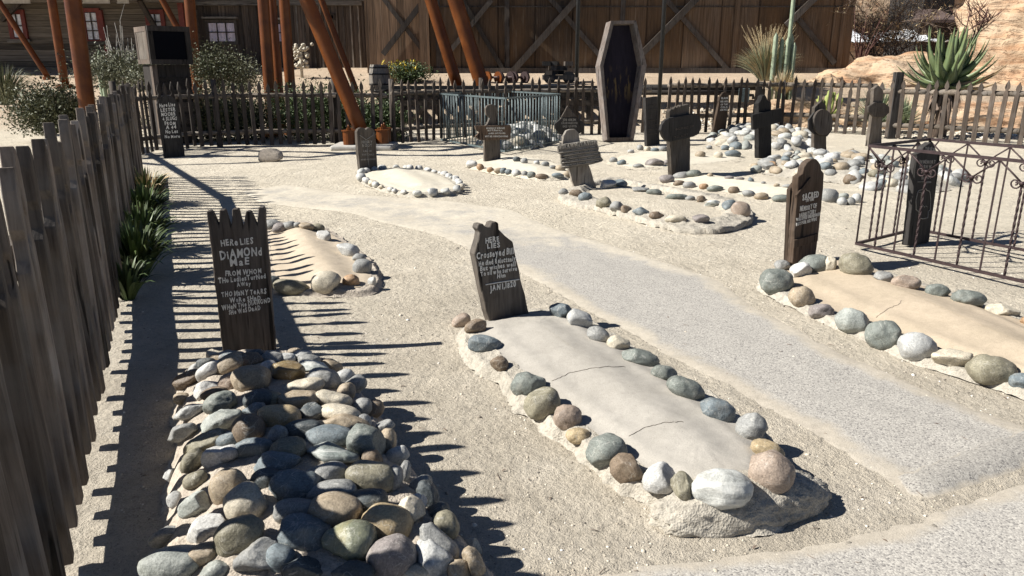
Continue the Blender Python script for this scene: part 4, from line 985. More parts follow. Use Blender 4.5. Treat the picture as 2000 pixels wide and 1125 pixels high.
def window(r, x0, x1, y0, y1, Y, cur, frame, cols=2, rows=2, fw=.08, sill=True, hood=False):
    a = PY(x0, y0, Y); b = PY(x1, y1, Y); xa, xb, zt_, zb = a.x, b.x, a.z, b.z
    m = MB(); bx(m, xa, xb, Y-.02, Y-.001, zb, zt_); w_ = m.build('window', 'screen', r)
    m = MB(); n = 26
    for i in range(n):
        u0 = xa+(xb-xa)*i/n; u1 = xa+(xb-xa)*(i+1)/n; d0 = .012*math.sin(i*1.7); d1 = .012*math.sin((i+1)*1.7)
        m.add([(u0, Y-.035-d0, zb+.02), (u1, Y-.035-d1, zb+.02), (u1, Y-.035-d1, zt_-.02), (u0, Y-.035-d0, zt_-.02)], [(0, 1, 2, 3)], True)
    m.build('curtain', cur, w_)
    m = MB(); bx(m, xa-fw, xa, Y-.09, Y-.003, zb-fw, zt_+fw); bx(m, xb, xb+fw, Y-.09, Y-.003, zb-fw, zt_+fw); bx(m, xa, xb, Y-.088, Y-.003, zt_, zt_+fw); bx(m, xa, xb, Y-.088, Y-.003, zb-fw, zb); m.build('frame', frame, w_)
    m = MB()
    for i in range(1, cols): q = xa+(xb-xa)*i/cols; bx(m, q-.018, q+.018, Y-.075, Y-.055, zb, zt_)
    for i in range(1, rows): q = zb+(zt_-zb)*i/rows; bx(m, xa, xb, Y-.077, Y-.058, q-.018, q+.018)
    m.build('glazing_bar', frame if frame != 'redpaint' else 'wood_dark', w_)
    if sill: m = MB(); bx(m, xa-fw*1.6, xb+fw*1.6, Y-.16, Y-.095, zb-fw*1.2, zb-fw*.4); m.build('sill', 'wood_grey_h', w_)
    if hood: m = MB(); bx(m, xa-fw*1.6, xb+fw*1.6, Y-.22, Y-.003, zt_+fw+.03, zt_+fw+.09); m.build('hood', 'wood_grey_h', w_)
window(r, 407, 462, 44, 82, Y2, 'curtain_p', 'wood_dark', 3, 2, .09, False, True)
window(r, 540, 552, 46, 82, Y2, 'curtain_p', 'wood_dark', 1, 2, .09, False, True)
window(r, 640, 652, 30, 36, Y2, 'screen', 'wood_dark', 1, 1, .05, False, False)
# plank building at the left
Y3 = 27.0
xl, xr = X(-260, 70, Y3), X(378, 70, Y3); z0 = T(0, Y3)-.1
r = thing('plank_building', ((xl+xr)/2, Y3, z0), 'grey brown horizontal plank building with red framed curtained windows at the left', 'building')
m = MB(); bx(m, xl, xr, Y3, Y3+7, z0, 5.2); m.build('wall', 'siding', r)
for a_ in ((22, 50, 27, 74), (166, 197, 24, 78), (292, 320, 27, 74)): window(r, *a_, Y3, 'curtain', 'redpaint', 2, 2 if a_[0] < 100 else 3, .13)
m = MB(); bx(m, X(203, 70, Y3), X(203, 70, Y3)+.09, Y3-.1, Y3-.003, z0, zpx(20, Y3)); m.build('door_jamb', 'redpaint', r)
m = MB(); bx(m, X(352, 40, Y3), X(362, 40, Y3), Y3-.1, Y3-.003, z0, zpx(2, Y3)); m.build('corner_board', 'redpaint', r)
m = MB(); bx(m, xl, xr, Y3-.5, Y3-.003, zpx(6, Y3), zpx(2, Y3)); m.build('eave_board', 'wood_grey_h', r)
m = MB(); m.add([(xl, Y3-1.9, zpx(-1, Y3)-.1), (xr, Y3-1.9, zpx(-1, Y3)-.1), (xr, Y3+7, 7.5), (xl, Y3+7, 7.5), (xl, Y3-1.9, zpx(-1, Y3)+.05), (xr, Y3-1.9, zpx(-1, Y3)+.05)], [(4, 5, 2, 3), (0, 1, 5, 4), (0, 3, 2, 1)]); m.build('roof', 'roofing', r)
a = PY(272, 0, Y3-.6); b = PY(310, 66, Y3-.05); m = MB(); m.bar(a, b, .14, .14); m.build('eave_brace', 'wood_dark', r)
a = PY(44, 0, Y3-.6); b = PY(5, 40, Y3-.05); m = MB(); m.bar(a, b, .12, .12); m.build('eave_brace', 'wood_dark', r)
# white sign boards under the eave
for x0, x1, lb in ((-10, 60, 'white painted board under the eave at the far left edge'), (160, 215, 'white painted board under the eave with a dark rim above the middle window'), (228, 252, 'short pale board under the eave right of the white one')):
    a = PY(x0, -12, Y3-.9); b = PY(x1, 5, Y3-.9); m = MB(); bx(m, a.x, b.x, Y3-.93, Y3-.9, b.z, a.z); bx(m, a.x-.02, b.x+.02, Y3-.945, Y3-.931, b.z-.03, b.z-.002); o = m.build('sign_board', 'whitepaint', None, (a.x, Y3-.9, b.z)); tag(o, lb, 'sign board')

# ================================================================== kiosk
Yk = 16.3
r0 = PY(330, 290, Yk); r = thing('monitor_kiosk', (r0.x, Yk, 0), 'dark wooden kiosk with a boxed black screen on a plank stand', 'kiosk')
yw = Quaternion((0, 0, 1), R(-16)).to_matrix()
a = PY(301, 125, Yk); b = PY(364, 52, Yk); wd = (b.x-a.x)*1.08; hh = b.z-a.z; cx = (a.x+b.x)/2; cz = (a.z+b.z)/2; dp = .80
def kb(lx0, lx1, ly0, ly1, z0, z1, nm, mat, par=None):
    m = MB(); c_ = yw @ Vector(((lx0+lx1)/2, (ly0+ly1)/2, 0)); m.box((cx+c_.x, Yk+c_.y, (z0+z1)/2), (lx1-lx0, ly1-ly0, z1-z0), yw); return m.build(nm, mat, par or r)
yw = Quaternion((0, 0, 1), R(42)).to_matrix()
hw = wd/2
M['kiosk_wood'] = m_wood('kiosk_wood', (.04, .034, .03)); M['kiosk_tan'] = m_wood('kiosk_tan', (.13, .10, .08))
kb(-hw, hw, .03, dp, cz-hh/2, cz+hh/2, 'box', 'kiosk_wood')
f_ = .09
o = kb(-hw-.01, hw+.01, -.03, .03, cz+hh/2-f_, cz+hh/2+.01, 'frame', 'kiosk_wood'); kb(-hw-.01, hw+.01, -.03, .03, cz-hh/2-.01, cz-hh/2+f_, 'frame', 'kiosk_wood')
kb(-hw-.01, -hw+f_, -.028, .03, cz-hh/2+f_+.002, cz+hh/2-f_-.002, 'frame', 'kiosk_wood'); kb(hw-f_, hw+.01, -.028, .03, cz-hh/2+f_+.002, cz+hh/2-f_-.002, 'frame', 'kiosk_wood')
kb(-hw+f_+.002, hw-f_-.002, .005, .028, cz-hh/2+f_+.002, cz+hh/2-f_-.002, 'screen', 'screen')
kb(-hw-.02, -hw-.002, .04, dp, cz+hh/2-.1, cz+hh/2, 'side_frame', 'kiosk_tan'); kb(-hw-.02, -hw-.002, .04, dp, cz-hh/2, cz-hh/2+.09, 'side_frame', 'kiosk_tan')
kb(-hw-.02, -hw-.002, .04, .13, cz-hh/2+.092, cz+hh/2-.102, 'side_frame', 'kiosk_tan'); kb(-hw-.02, -hw-.002, dp-.1, dp, cz-hh/2+.092, cz+hh/2-.102, 'side_frame', 'kiosk_tan')
kb(-hw-.012, -hw-.001, .132, dp-.102, cz-hh/2+.092, cz+hh/2-.102, 'side_panel', 'wood_mid')
kb(-hw+.03, hw-.03, .12, dp-.1, 0, cz-hh/2-.015, 'stand', 'kiosk_wood')
for k in range(5): kb(-hw+.03, hw-.03, .09, .118, .15+k*.26, .15+k*.26+.2, 'plank', 'wood_dark_h')
kb(-hw+.02, -hw+.12, .07, .2, 0, cz-hh/2-.02, 'post', 'kiosk_tan')

# ================================================================== barrel, cart, wheels, trestle
p = at(743, 21.9); zb = zpx(184, 21.9); H_ = zpx(126, 21.9)-zb
r = thing('barrel', (p.x, p.y, zb), 'weathered wooden barrel standing behind the fence beside the yellow flowered shrub', 'barrel')
m = MB(); nS = 16
def br(t): return .30*(.82+.18*math.sin(math.pi*t))
for k in range(nS):
    a0 = 2*math.pi*k/nS+.012; a1 = 2*math.pi*(k+1)/nS-.012; vs = []
    for t in range(9):
        u = t/8; q = br(u)
        for an in (a0, a1): vs.append((p.x+q*math.cos(an), p.y+q*math.sin(an), zb+H_*u))
        for an in (a1, a0): vs.append((p.x+(q-.03)*math.cos(an), p.y+(q-.03)*math.sin(an), zb+H_*u))
    fs = []
    for t in range(8):
        for e in range(4): a = t*4+e; b = t*4+(e+1) % 4; fs.append((a, b, b+4, a+4))
    fs += [(0, 3, 2, 1), (32, 33, 34, 35)]
    m.add(vs, fs)
m.build('stave', 'wood_grey', r)
for u in (.12, .34, .68, .9):
    m = MB(); m.tube([(p.x, p.y, zb+H_*u-.02), (p.x, p.y, zb+H_*u+.02)], [br(u)+.006]*2, 32); m.build('hoop', 'black_iron', r)
m = MB(); m.tube([(p.x, p.y, zb+H_*.9), (p.x, p.y, zb+H_*.93)], .24, 24, True, False); m.build('lid', 'wood_grey', r)
# ore cart loaded with timber
Yc = 23.3; p0 = PY(1092, 165, Yc); zg = T(0, Yc)
r = thing('timber_cart', (p0.x, Yc, zg), 'black rail cart stacked with dark timber blocks in front of the barn', 'cart')
xa, xb = X(1060, 150, Yc), X(1124, 150, Yc); zd = zpx(150, Yc)
m = MB(); bx(m, xa, xb, Yc-.4, Yc+.4, zd-.08, zd+.05); m.build('bed', 'wood_black', r)
for x in (xa+.2, xb-.2):
    for y in (-.33, .33):
        m = MB(); m.tube([(x, Yc+y-.04, zg+.16), (x, Yc+y+.04, zg+.16)], .17, 20, True, False); m.build('wheel', 'black_iron', r)
for k in range(14):
    x = xa+rnd(.1, xb-xa-.2); lv = k % 3; m = MB(); m.box((x, Yc+rnd(-.25, .2), zd+.12+lv*.13), (rnd(.18, .26), rnd(.3, .5), .12), Quaternion((0, 0, 1), rnd(-.2, .2)).to_matrix()); o = m.build('timber', 'wood_black' if k % 4 else 'wood_dark', None); o.parent = None
    o.location = (0, 0, 0); tag(o, ('squared timber block in the bottom layer on the rail cart', 'squared timber block in the middle layer on the rail cart', 'squared timber block on top of the pile on the rail cart')[lv], 'timber block', 'timber blocks on the rail cart')
# wheel sets
for k, (px, py, lb) in enumerate(((960, 146, 'rusty wheel set on the ground nearest the wider barn column'), (984, 147, 'rusty wheel set in the middle of the row by the barn'), (1012, 149, 'rusty wheel set nearest the timber cart'))):
    q = PY(px, py, 23.2); r = thing('wheel_set', (q.x, q.y, T(0, 23.2)), lb, 'wheel set', 'rail wheel sets by the barn'); q.z = T(0, 23.2)+.17
    for dx in (-.15, .18):
        m = MB(); m.tube([q+Vector((dx, -.02, .0)), q+Vector((dx+.05, .03, 0))], .17, 24, True, False); m.tube([q+Vector((dx-.03, -.04, 0)), q+Vector((dx, -.02, 0))], .06, 12, True, False); m.build('wheel', 'rust' if k == 0 else 'iron', r)
    m = MB(); m.tube([q+Vector((-.3, -.08, 0)), q+Vector((.35, .1, 0))], .035, 10); m.build('axle', 'iron', r)
# rail trestle just beyond the fence
Yt = 20.9
r = thing('track_trestle', (X(900, 200, Yt), Yt, 0), 'dark timber trestle carrying the rail track behind the middle of the fence', 'trestle')
for z_, dy, hh_, nm, mt in ((zpx(171, Yt), 0, .09, 'rail', 'black_iron'), (zpx(184, Yt), 0, .16, 'beam', 'wood_black'), (zpx(201, Yt), 0, .14, 'beam', 'wood_dark_h')):
    m = MB(); bx(m, X(742, 200, Yt), X(1178, 200, Yt), Yt+dy-.08, Yt+dy+.08, z_-hh_/2, z_+hh_/2); m.build(nm, mt, r)
m = MB(); bx(m, X(742, 200, Yt), X(1178, 200, Yt), Yt+.9, Yt+1.0, zpx(172, Yt)-.04, zpx(172, Yt)+.04); m.build('rail', 'black_iron', r)
x = X(745, 200, Yt)
while x < X(1175, 200, Yt):
    m = MB(); bx(m, x-.1, x+.1, Yt-.3, Yt+1.3, zpx(176, Yt)-.06, zpx(176, Yt)); m.build('sleeper', 'wood_black', r); x += .42
for px in (752, 790, 826, 860, 905, 950, 1000, 1050, 1100, 1150):
    x = X(px, 230, Yt); m = MB(); bx(m, x-.07, x+.07, Yt-.07, Yt+.07, -.1, zpx(184, Yt)-.085); m.build('post', 'wood_black', r)
for p, q in (((760, 210), (826, 270)), ((830, 208), (780, 262)), ((866, 205), (940, 268)), ((945, 210), (900, 262)), ((1010, 208), (1090, 262)), ((1100, 210), (1055, 255))):
    m = MB(); m.bar(PY(*p, Yt-.09), PY(*q, Yt-.09), .11, .04); m.build('brace', 'wood_dark_h', r)
# retaining logs behind right side and small equipment
m = MB(); Yr = 21.6
m.tube([(X(1170, 190, Yr), Yr, zpx(172, Yr)), (X(1480, 190, Yr), Yr, zpx(170, Yr))], .09, 10); o = m.build('retaining_log', 'wood_black'); tag(o, 'long dark log edging the gravel strip in front of the barn, upper one', 'log')
m = MB(); m.tube([(X(1180, 190, Yr), Yr-.1, zpx(180, Yr)), (X(1460, 190, Yr), Yr-.1, zpx(181, Yr))], .07, 10); o = m.build('retaining_log', 'wood_dark_h'); tag(o, 'long dark log edging the gravel strip in front of the barn, lower one', 'log')
q = PY(1453, 186, 20.6); r = thing('utility_box', (q.x, q.y, 0), 'small grey metal box with a short pipe on a dark post behind the fence', 'utility box')
m = MB(); m.box(q, (.26, .14, .36)); o = m.build('box', 'verdigris', r); bevel(o, .015, 2)
m = MB(); m.tube([q+Vector((.12, .0, .0)), q+Vector((.24, 0, 0)), q+Vector((.26, 0, -.1))], .04, 10); m.build('pipe', 'black_iron', r)
q2 = q+Vector((.42, .1, 0)); m = MB(); m.bar((q2.x, q2.y, 0), (q2.x, q2.y, q.z+.35), .14, .14); m.build('post', 'wood_black', r)

# ================================================================== plants
def shrub(name, label, cat, c, rad, n, leaf, mat, stems=14, smat='twig', group='shrubs around the yard', lf=2.2, clump=.42):
    c = Vector(c); root = thing(name, (c.x, c.y, c.z), label, cat, group); m = MB(); st = MB(); cl = []
    for k in range(stems):
        an = rnd(0, 6.28); u = rnd(.2, 1); tip = c+Vector((math.cos(an)*rad[0]*u*.9, math.sin(an)*rad[1]*u*.9, rad[2]*2*rnd(.5, 1)*math.sqrt(max(.1, 1-u*u*.6))))
        mid = c.lerp(tip, .5)+Vector((rnd(-.1, .1), rnd(-.1, .1), .1))*rad[0]; st.tube([c, mid, tip], [.014, .009, .004], 5); cl += [tip, mid.lerp(tip, .5), tip.lerp(mid, .2), mid]
    st.build('stems', smat, root)
    for k in range(int(n*1.9)):
        b = random.choice(cl); o = Vector((random.gauss(0, 1)*rad[0], random.gauss(0, 1)*rad[1], random.gauss(0, 1)*rad[2]))*clump; p = b+o
        if p.z < c.z: p.z = c.z+rnd(0, .1)
        d = Vector((rnd(-1, 1), rnd(-1, 1), rnd(-.4, 1))).normalized(); s = leaf*rnd(.6, 1.3)
        m.blade(p, p+d*s*lf, s, 0, 2, .3, rnd(0, 3))
    m.build('foliage', mat, root); return root
def grass(name, label, cat, c, n, h, spread, w_, mats, droop=.25, group=None, plume=None):
    c = Vector(c); root = thing(name, c, label, cat, group); ms = [MB() for _ in mats]
    for k in range(n):
        an = rnd(0, 6.28); u = random.random()**.6; b = c+Vector((math.cos(an), math.sin(an), 0))*spread*.18*u
        hh_ = h*rnd(.6, 1.1); t_ = b+Vector((math.cos(an)*spread*u, math.sin(an)*spread*u, hh_*(1-.45*u*u)))
        ms[k % len(mats)].blade(b, t_, w_*rnd(.7, 1.2), droop*hh_*u, 5, .25, rnd(-.4, .4))
    for i, (m_, mt) in enumerate(zip(ms, mats)): m_.build('blades', mt, root)
    if plume:
        m_ = MB()
        for k in range(plume):
            an = rnd(0, 6.28); u = rnd(.2, 1); tip = c+Vector((math.cos(an)*spread*u*.9, math.sin(an)*spread*u*.9, h*rnd(1.0, 1.35)))
            m_.tube([c, c.lerp(tip, .6)+Vector((0, 0, .1)), tip], [.004, .003, .002], 4)
            for j in range(26): q = c.lerp(tip, 1-j*.012)+Vector((0, 0, .1*(j*.012)*2)); m_.blade(q, q+Vector((rnd(-.04, .04), rnd(-.04, .04), rnd(.01, .05))), .006, 0, 1, 0, rnd(0, 3))
        m_.build('plume', 'straw', root)
    return root
# day lilies along the left fence
for k, (px, py, lb) in enumerate(((268, 400, 'strappy green leaved plant at the far end of the left fence, with dry brown tips'), (252, 440, 'dense clump of strappy dark leaves against the left fence, second from its far end'), (240, 490, 'lush strappy leaved clump spilling from the left fence onto the sand'), (228, 540, 'nearest dark clump of strappy leaves at the foot of the left fence'))):
    p = G(px, py); x = -1.57-.447*(p.y-2.17)+.20
    grass('strap_leaf_plant', lb, 'plant', (x, p.y, 0), 230, .46, .35, .034, ['leaf_lily', 'leaf_dark'] if k else ['leaf_lily', 'straw'], .3, 'strap leaved plants along the left fence')
p = G(215, 585); grass('strap_leaf_plant', 'small sparse strappy clump ending the row along the left fence', 'plant', (-1.57-.447*(p.y-2.17)+.14, p.y, 0), 60, .33, .22, .03, ['leaf_dark'], .3, 'strap leaved plants along the left fence')
def sh(px, pyb, Y, rx, rz, n, leaf, mat, label, stems=16, smat='twig', nm='shrub', ry=None, lf=2.2):
    q = at(px, Y); z = zpx(pyb, Y) if pyb else q.z; x = X(px, 150, Y)
    return shrub(nm, label, 'shrub', (x, Y, max(z, -.02)), (rx, ry or rx*.8, rz), n, leaf, mat, stems, smat, lf=lf)
sh(90, 262, 16.6, .72, .46, 6500, .028, 'leaf', 'big rounded grey green bush hanging over the outside of the left fence', 34)
grass('ornamental_grass', 'arching dark green grass clump at the far left edge before the plank building', 'grass', (X(10, 190, 18.5), 18.5, zpx(205, 18.5)), 420, 1.0, .75, .02, ['leaf_grey', 'leaf'], .3)
sh(230, 175, 19.5, .75, .42, 3200, .026, 'leaf_grey', 'tangled pale shrub left of the monitor kiosk', 26, 'twig_pale')
sh(285, 180, 18.5, .45, .40, 1500, .026, 'leaf_grey', 'small pale shrub touching the left side of the kiosk', 16, 'twig_pale')
sh(420, 182, 19.2, .60, .50, 3000, .026, 'leaf', 'tall leafy shrub right of the monitor kiosk under the lilac window', 30)
sh(470, 180, 20.0, .5, .38, 1700, .026, 'leaf_grey', 'pale low shrub between the leafy shrub and the column pair', 18, 'twig_pale')
for px, w_, lb in ((395, .55, 'dark green bush pressed behind the fence right of the corner epitaph'), (455, .6, 'dark green bush behind the fence left of the column pair'), (600, .65, 'dark green bush behind the fence between the column pair and the biggest column'), (655, .6, 'dark green bush behind the fence under the biggest column'), (725, .5, 'dark green bush behind the fence in front of the barrel'), (745, .35, 'narrow dark bush at the left end of the trestle')):
    Yq = 17.4+.3*math.sin(px); sh(px, None, Yq, w_*1.15, .52 if px < 700 else .38, 3600, .026, 'leaf_dark' if px > 500 else 'leaf', lb, 30)
sh(500, None, 17.8, .5, .42, 1600, .024, 'leaf', 'olive bush behind the fence at the foot of the column pair', 18)
sh(330, None, 17.3, .55, .5, 1800, .024, 'leaf_dark', 'dark bush behind the kiosk stand', 18)
# tall candelilla-like stems
q = at(232, 20.5); root = thing('stem_shrub', (q.x, 20.5, q.z-.3), 'spray of tall bare pale stems rising in front of the plank wall', 'shrub'); m = MB()
for k in range(30):
    x = X(rnd(205, 260), 100, 20.5); t_ = X(rnd(195, 270), 60, 20.5); zt_ = zpx(rnd(45, 110), 20.5); m.tube([(x, 20.5+rnd(-.3, .3), q.z-.4), ((x+t_)/2, 20.5+rnd(-.3, .3), (q.z+zt_)/2), (t_, 20.5+rnd(-.3, .3), zt_)], [.018, .014, .006], 6)
m.tube([(X(238, 100, 20.5), 20.5, q.z), (X(236, 50, 20.5), 20.5, zpx(40, 20.5)), (X(243, 8, 20.5), 20.5, zpx(8, 20.5))], [.015, .01, .004], 6); m.build('stems', 'twig_pale', root)
def cactus(label, cols, Y, mat='cactus', zb=None, rr=.07, cat='cactus'):
    q = at(cols[0][0], Y); z = q.z-.1 if zb is None else zb; root = thing('column_cactus', (X(cols[0][0], 100, Y), Y, z), label, cat, 'column cacti')
    for px, pyt, r_ in cols:
        m = MB(); x = X(px, 100, Y); y = Y+rnd(-.12, .12); zt_ = zpx(pyt, Y); n = 14; vs = []; nr = 20; xt = X(px, pyt, Y)
        for i in range(n+1):
            t = i/n; rad = r_*(math.sqrt(max(0, 1-((t-.9)/.1)**2)) if t > .9 else 1)
            for k in range(nr): an = 2*math.pi*k/nr; q_ = rad*(1+.14*math.cos(10*an)); vs.append((x+(xt-x)*0+q_*math.cos(an), y+q_*math.sin(an), z+(zt_-z)*t))
        m.add(vs, [(i*nr+k, i*nr+(k+1) % nr, (i+1)*nr+(k+1) % nr, (i+1)*nr+k) for i in range(n) for k in range(nr)], True); m.build('stem', mat, root)
cactus('tall slim column cactus rising out of frame with shorter stems, beside the fountain grass', [(1540, -40, .05), (1513, 62, .06), (1527, 72, .055), (1546, 64, .055), (1537, 70, .06), (1550, 82, .055)], 21.6)
cactus('dark green candle cactus between the thick left column and the pale stems', [(192, 95, .05), (200, 110, .05), (184, 118, .05)], 20.2)
q = PY(588, 128, 24.5); root = thing('cholla_cactus', (q.x, q.y, T(0, 24.5)), 'pale knobbly cholla cactus behind the column pair', 'cactus'); m = MB()
for k in range(60):
    p_ = q+Vector((random.gauss(0, .17), random.gauss(0, .12), rnd(-.05, .65))); vs, fs = ico(1); s_ = rnd(.04, .07); m.add([p_+v*s_ for v in vs], fs, True)
m.tube([(q.x, q.y, T(0, 24.5)), (q.x+.02, q.y, q.z+.4)], .05, 8); m.build('joint', 'cream', root)
# flowered tuft near the barn
q = at(790, 23.2); sh(790, None, 23.2, .62, .24, 2600, .03, 'leaf_dark', 'low dark shrub with yellow flowers in front of the barn door', 26); 
rt = bpy.context.scene.objects.get
root = grass('flowering_tuft', 'dry straw tuft with yellow flowers beside the barrel', 'plant', (X(765, 150, 22.9), 22.9, T(0, 22.9)), 160, .62, .35, .012, ['straw', 'leaf_grey'], .1)
m = MB()
for k in range(80):
    p_ = Vector((X(rnd(745, 818), 140, 23.0), 23.0+rnd(-.4, .1), zpx(rnd(119, 140), 23.0))); m.blade(p_, p_+Vector((rnd(-.05, .05), rnd(-.05, .05), .07)), .05, 0, 1, .3, rnd(0, 3))
m.build('flower', 'yellow', root)
grass('fountain_grass', 'tall pale fountain grass with feathery plumes left of the column cactus', 'grass', (X(1495, 150, 22.3), 22.3, zpx(158, 22.3)), 1300, 1.15, .9, .016, ['leaf_grey', 'straw', 'yucca'], .18, None, 90)
grass('dry_grass', 'dry straw coloured grass at the foot of the column cactus', 'grass', (X(1530, 170, 21.2), 21.2, zpx(182, 21.2)), 320, .7, .6, .012, ['straw'], .15)
# yucca and round cactus behind the right fence
def rosette(name, label, c, n, L_, w_, mat, up=.35, cat='plant'):
    c = Vector(c); root = thing(name, c, label, cat); m = MB()
    for k in range(n):
        an = rnd(0, 6.28); el = R(rnd(5, 88)); d = Vector((math.cos(an)*math.cos(el), math.sin(an)*math.cos(el), math.sin(el))); m.blade(c, c+d*L_*rnd(.75, 1.05), w_, 0, 3, .4, rnd(-.3, .3))
    m.build('leaves', mat, root); return root
rosette('yucca', 'spiky pale green yucca behind the right fence at the stepped joint', (X(1715, 232, 19.2), 19.2, .25), 260, 1.0, .035, 'yucca')
rosette('yucca', 'smaller spiky yucca right of the stepped fence joint', (X(1765, 236, 19.0), 19.0, .2), 150, .75, .03, 'yucca')
q = PY(1622, 196, 20.6); root = thing('barrel_cactus', (q.x, q.y, q.z-.5), 'bright yellow green branching cactus clump behind the right fence', 'cactus'); 
for k in range(16):
    an = rnd(-1, 1); m = MB(); b = q+Vector((rnd(-.15, .15), rnd(-.1, .1), -.45)); t_ = q+Vector((an*.33, rnd(-.1, .1), rnd(.0, .28)*(1-abs(an)*.5))); m.tube([b, b.lerp(t_, .5)+Vector((an*.08, 0, 0)), t_, t_+Vector((0, 0, .02))], [.035, .045, .035, .01], 9); m.build('stem', 'cactus_y', root)
# big aloe
Ya = 18.0; c = PY(1850, 150, Ya)
root = thing('aloe', (c.x, Ya, 0), 'giant green tree aloe with thick toothed leaves behind the right fence', 'aloe')
m = MB(); m.tube([(c.x, Ya, -.1), (c.x+.05, Ya, .6), (c.x, Ya, c.z-.1)], [.17, .15, .2], 12); m.build('trunk', 'twig', root)
def aleaf(m, b, an, el, Ln, w_):
    b = Vector(b); h_ = Vector((math.cos(an), math.sin(an), 0)); Z = Vector((0, 0, 1)); n = 12; P = [b]; e = el
    for i in range(n): e = min(R(88), e+R(rnd(3.0, 4.6))*(1 if el < R(60) else .3)); P.append(P[-1]+(h_*math.cos(e)+Z*math.sin(e))*Ln/n)
    sd = h_.cross(Z).normalized(); vs = []
    for i, p in enumerate(P):
        t = i/n; d = (P[min(i+1, n)]-P[max(i-1, 0)]).normalized(); up = sd.cross(d).normalized(); ww = w_*.5*((1-t)**.75)*(.75+.45*math.sin(math.pi*min(1, t*1.5+.1)))+.003
        vs += [p-sd*ww+up*ww*.4, p-up*ww*.30, p+sd*ww+up*ww*.4, p+up*ww*.06]
    fs = []
    for i in range(n):
        for q_ in range(4): a = i*4+q_; c_ = i*4+(q_+1) % 4; fs.append((a, c_, c_+4, a+4))
    m.add(vs, fs, True)
for k in range(62):
    an = k*2.399+rnd(-.25, .25); u = k/62; el = R(72-80*u+rnd(-7, 7)); Ln = rnd(1.0, 1.3)*(1.0 if u > .2 else .9)
    m = MB(); aleaf(m, c+Vector((math.cos(an)*.14, math.sin(an)*.14, .05-.32*u)), an, el, Ln, rnd(.27, .34)); m.build('leaf', 'aloe' if k < 50 or k % 4 else 'aloe_tip', root)
m = MB()
for k in range(90):
    an = rnd(0, 6.28); b = c+Vector((math.cos(an)*.14, math.sin(an)*.14, rnd(-.5, -.1))); m.blade(b, b+Vector((math.cos(an)*.25, math.sin(an)*.25, -rnd(.3, .75))), .07, .1, 4, .4)
m.build('dead_leaves', 'twig', root)
# dry flower stalks of the aloe
m = MB()
def stalk(p, d, L_, r_, dep):
    q = p; pts = [p]; dd = d.normalized()
    for i in range(7): dd = (dd+Vector((rnd(-.14, .14), rnd(-.1, .1), .13))).normalized(); q = q+dd*L_/7; pts.append(q)
    m.tube(pts, [r_*(1-.08*i) for i in range(8)], 6)
    if dep > 0:
        for i in (2, 3, 4, 5, 6)[:rnd(3, 5.9).__int__()]:
            a = rnd(-1.3, 1.3); stalk(pts[i], (dd+Vector((math.sin(a)*1.6, rnd(-.6, .6), -.35))).normalized(), L_*.62, r_*.62, dep-1)
for x0, dx in ((1878, .2), (1895, .7), (1888, 1.0), (1900, .45)): stalk(PY(x0, 80, Ya+.1), Vector((dx, .1, .55)), .75, .02, 2)
m.tube([c, PY(1885, 80, Ya+.1)], .03, 6); m.build('flower_stalk', 'twig_red', root)

# ================================================================== rocks, shed, dead bush at the right
def m_rock():
    s = NT('sandstone'); v = s.coord(); wv = s.coord((.25, .25, 1.3)); 
    f = s.noise(wv, 1.6, 6, .6, 1.4); g_ = s.noise(v, 1.1, 5, .6, .6); h_ = s.noise(v, 9, 6, .65)
    col = s.ramp(f, [(.25, (.36, .19, .10)), (.42, (.44, .27, .16)), (.55, (.49, .37, .25)), (.7, (.42, .25, .15)), (.85, (.28, .14, .075))])
    col = s.mix(s.ramp(g_, [(.42, 0.0), (.65, .6)]), col, (.50, .39, .28))
    col = s.mix(.5, col, s.ramp(h_, [(.3, .72), (.7, 1.15)]), 'MULTIPLY')
    cr = s.ramp(s.noise(s.coord((.5, .5, 2.2)), 1.3, 6, .62, 1.5), [(.485, 0.0), (.497, 1.0), (.503, 1.0), (.515, 0.0)]); col = s.mix(s.add(cr, .4, 'MULTIPLY'), col, (.22, .12, .07))
    s.bump(s.add(s.add(s.add(f, 1.3, 'MULTIPLY'), h_), s.add(cr, -.5, 'MULTIPLY')), .85, .06); return s.done(col, .9, .2)
M['rock'] = m_rock()
def rock(label, c, rad, seed, rot=0, sub=6, amp=.25, name='sandstone_rock'):
    vs, fs = ico(sub); c = Vector(c); out = []; o_ = Vector((seed*3.7, seed*1.3, seed)); q = Quaternion((0, 0, 1), R(rot))
    for v in vs:
        n = noise.fractal(v*1.3+o_, .9, 2.1, 5); rid = 1-abs(noise.noise(v*2.1+o_*2)); st = .03*math.sin(v.z*22+5*noise.noise(v*2+o_))
        k = 1+amp*n+.12*(rid-.7)+st; p = Vector((v.x*rad[0], v.y*rad[1], v.z*rad[2]))*k; out.append(c+q @ p)
    m = MB(); m.add(out, fs, True); o = m.build(name, 'rock', None, c); tag(o, label, 'rock', 'orange sandstone rocks'); return o
rock('low rounded orange sandstone outcrop behind the fence between barn and aloe', (X(1745, 150, 24.6), 24.6, .35), (2.9, 2.2, 1.45), 2, -4)
rock('small orange sandstone lump where the outcrop meets the barn', (X(1612, 165, 23.0), 23.0, .55), (.85, .8, .75), 5)
rock('steep sandstone cliff rising out of frame at the right edge', (X(2150, 120, 24.5), 24.8, 1.0), (3.9, 2.8, 5.0), 9, 10)
rock('leaning pale sandstone slab ridge behind the aloe stalks', (X(1950, 60, 26.5), 26.5, 1.6), (1.0, 1.2, 2.3), 12, 0, 5)
rock('sandstone base rock close behind the right fence', (X(1930, 250, 20.6), 20.9, -.25), (3.6, 1.6, 1.0), 14, -3)
rock('sandstone base rock behind the fence under the fountain grass', (X(1560, 240, 21.6), 22.0, -.35), (2.9, 1.5, 1.05), 17, 0)
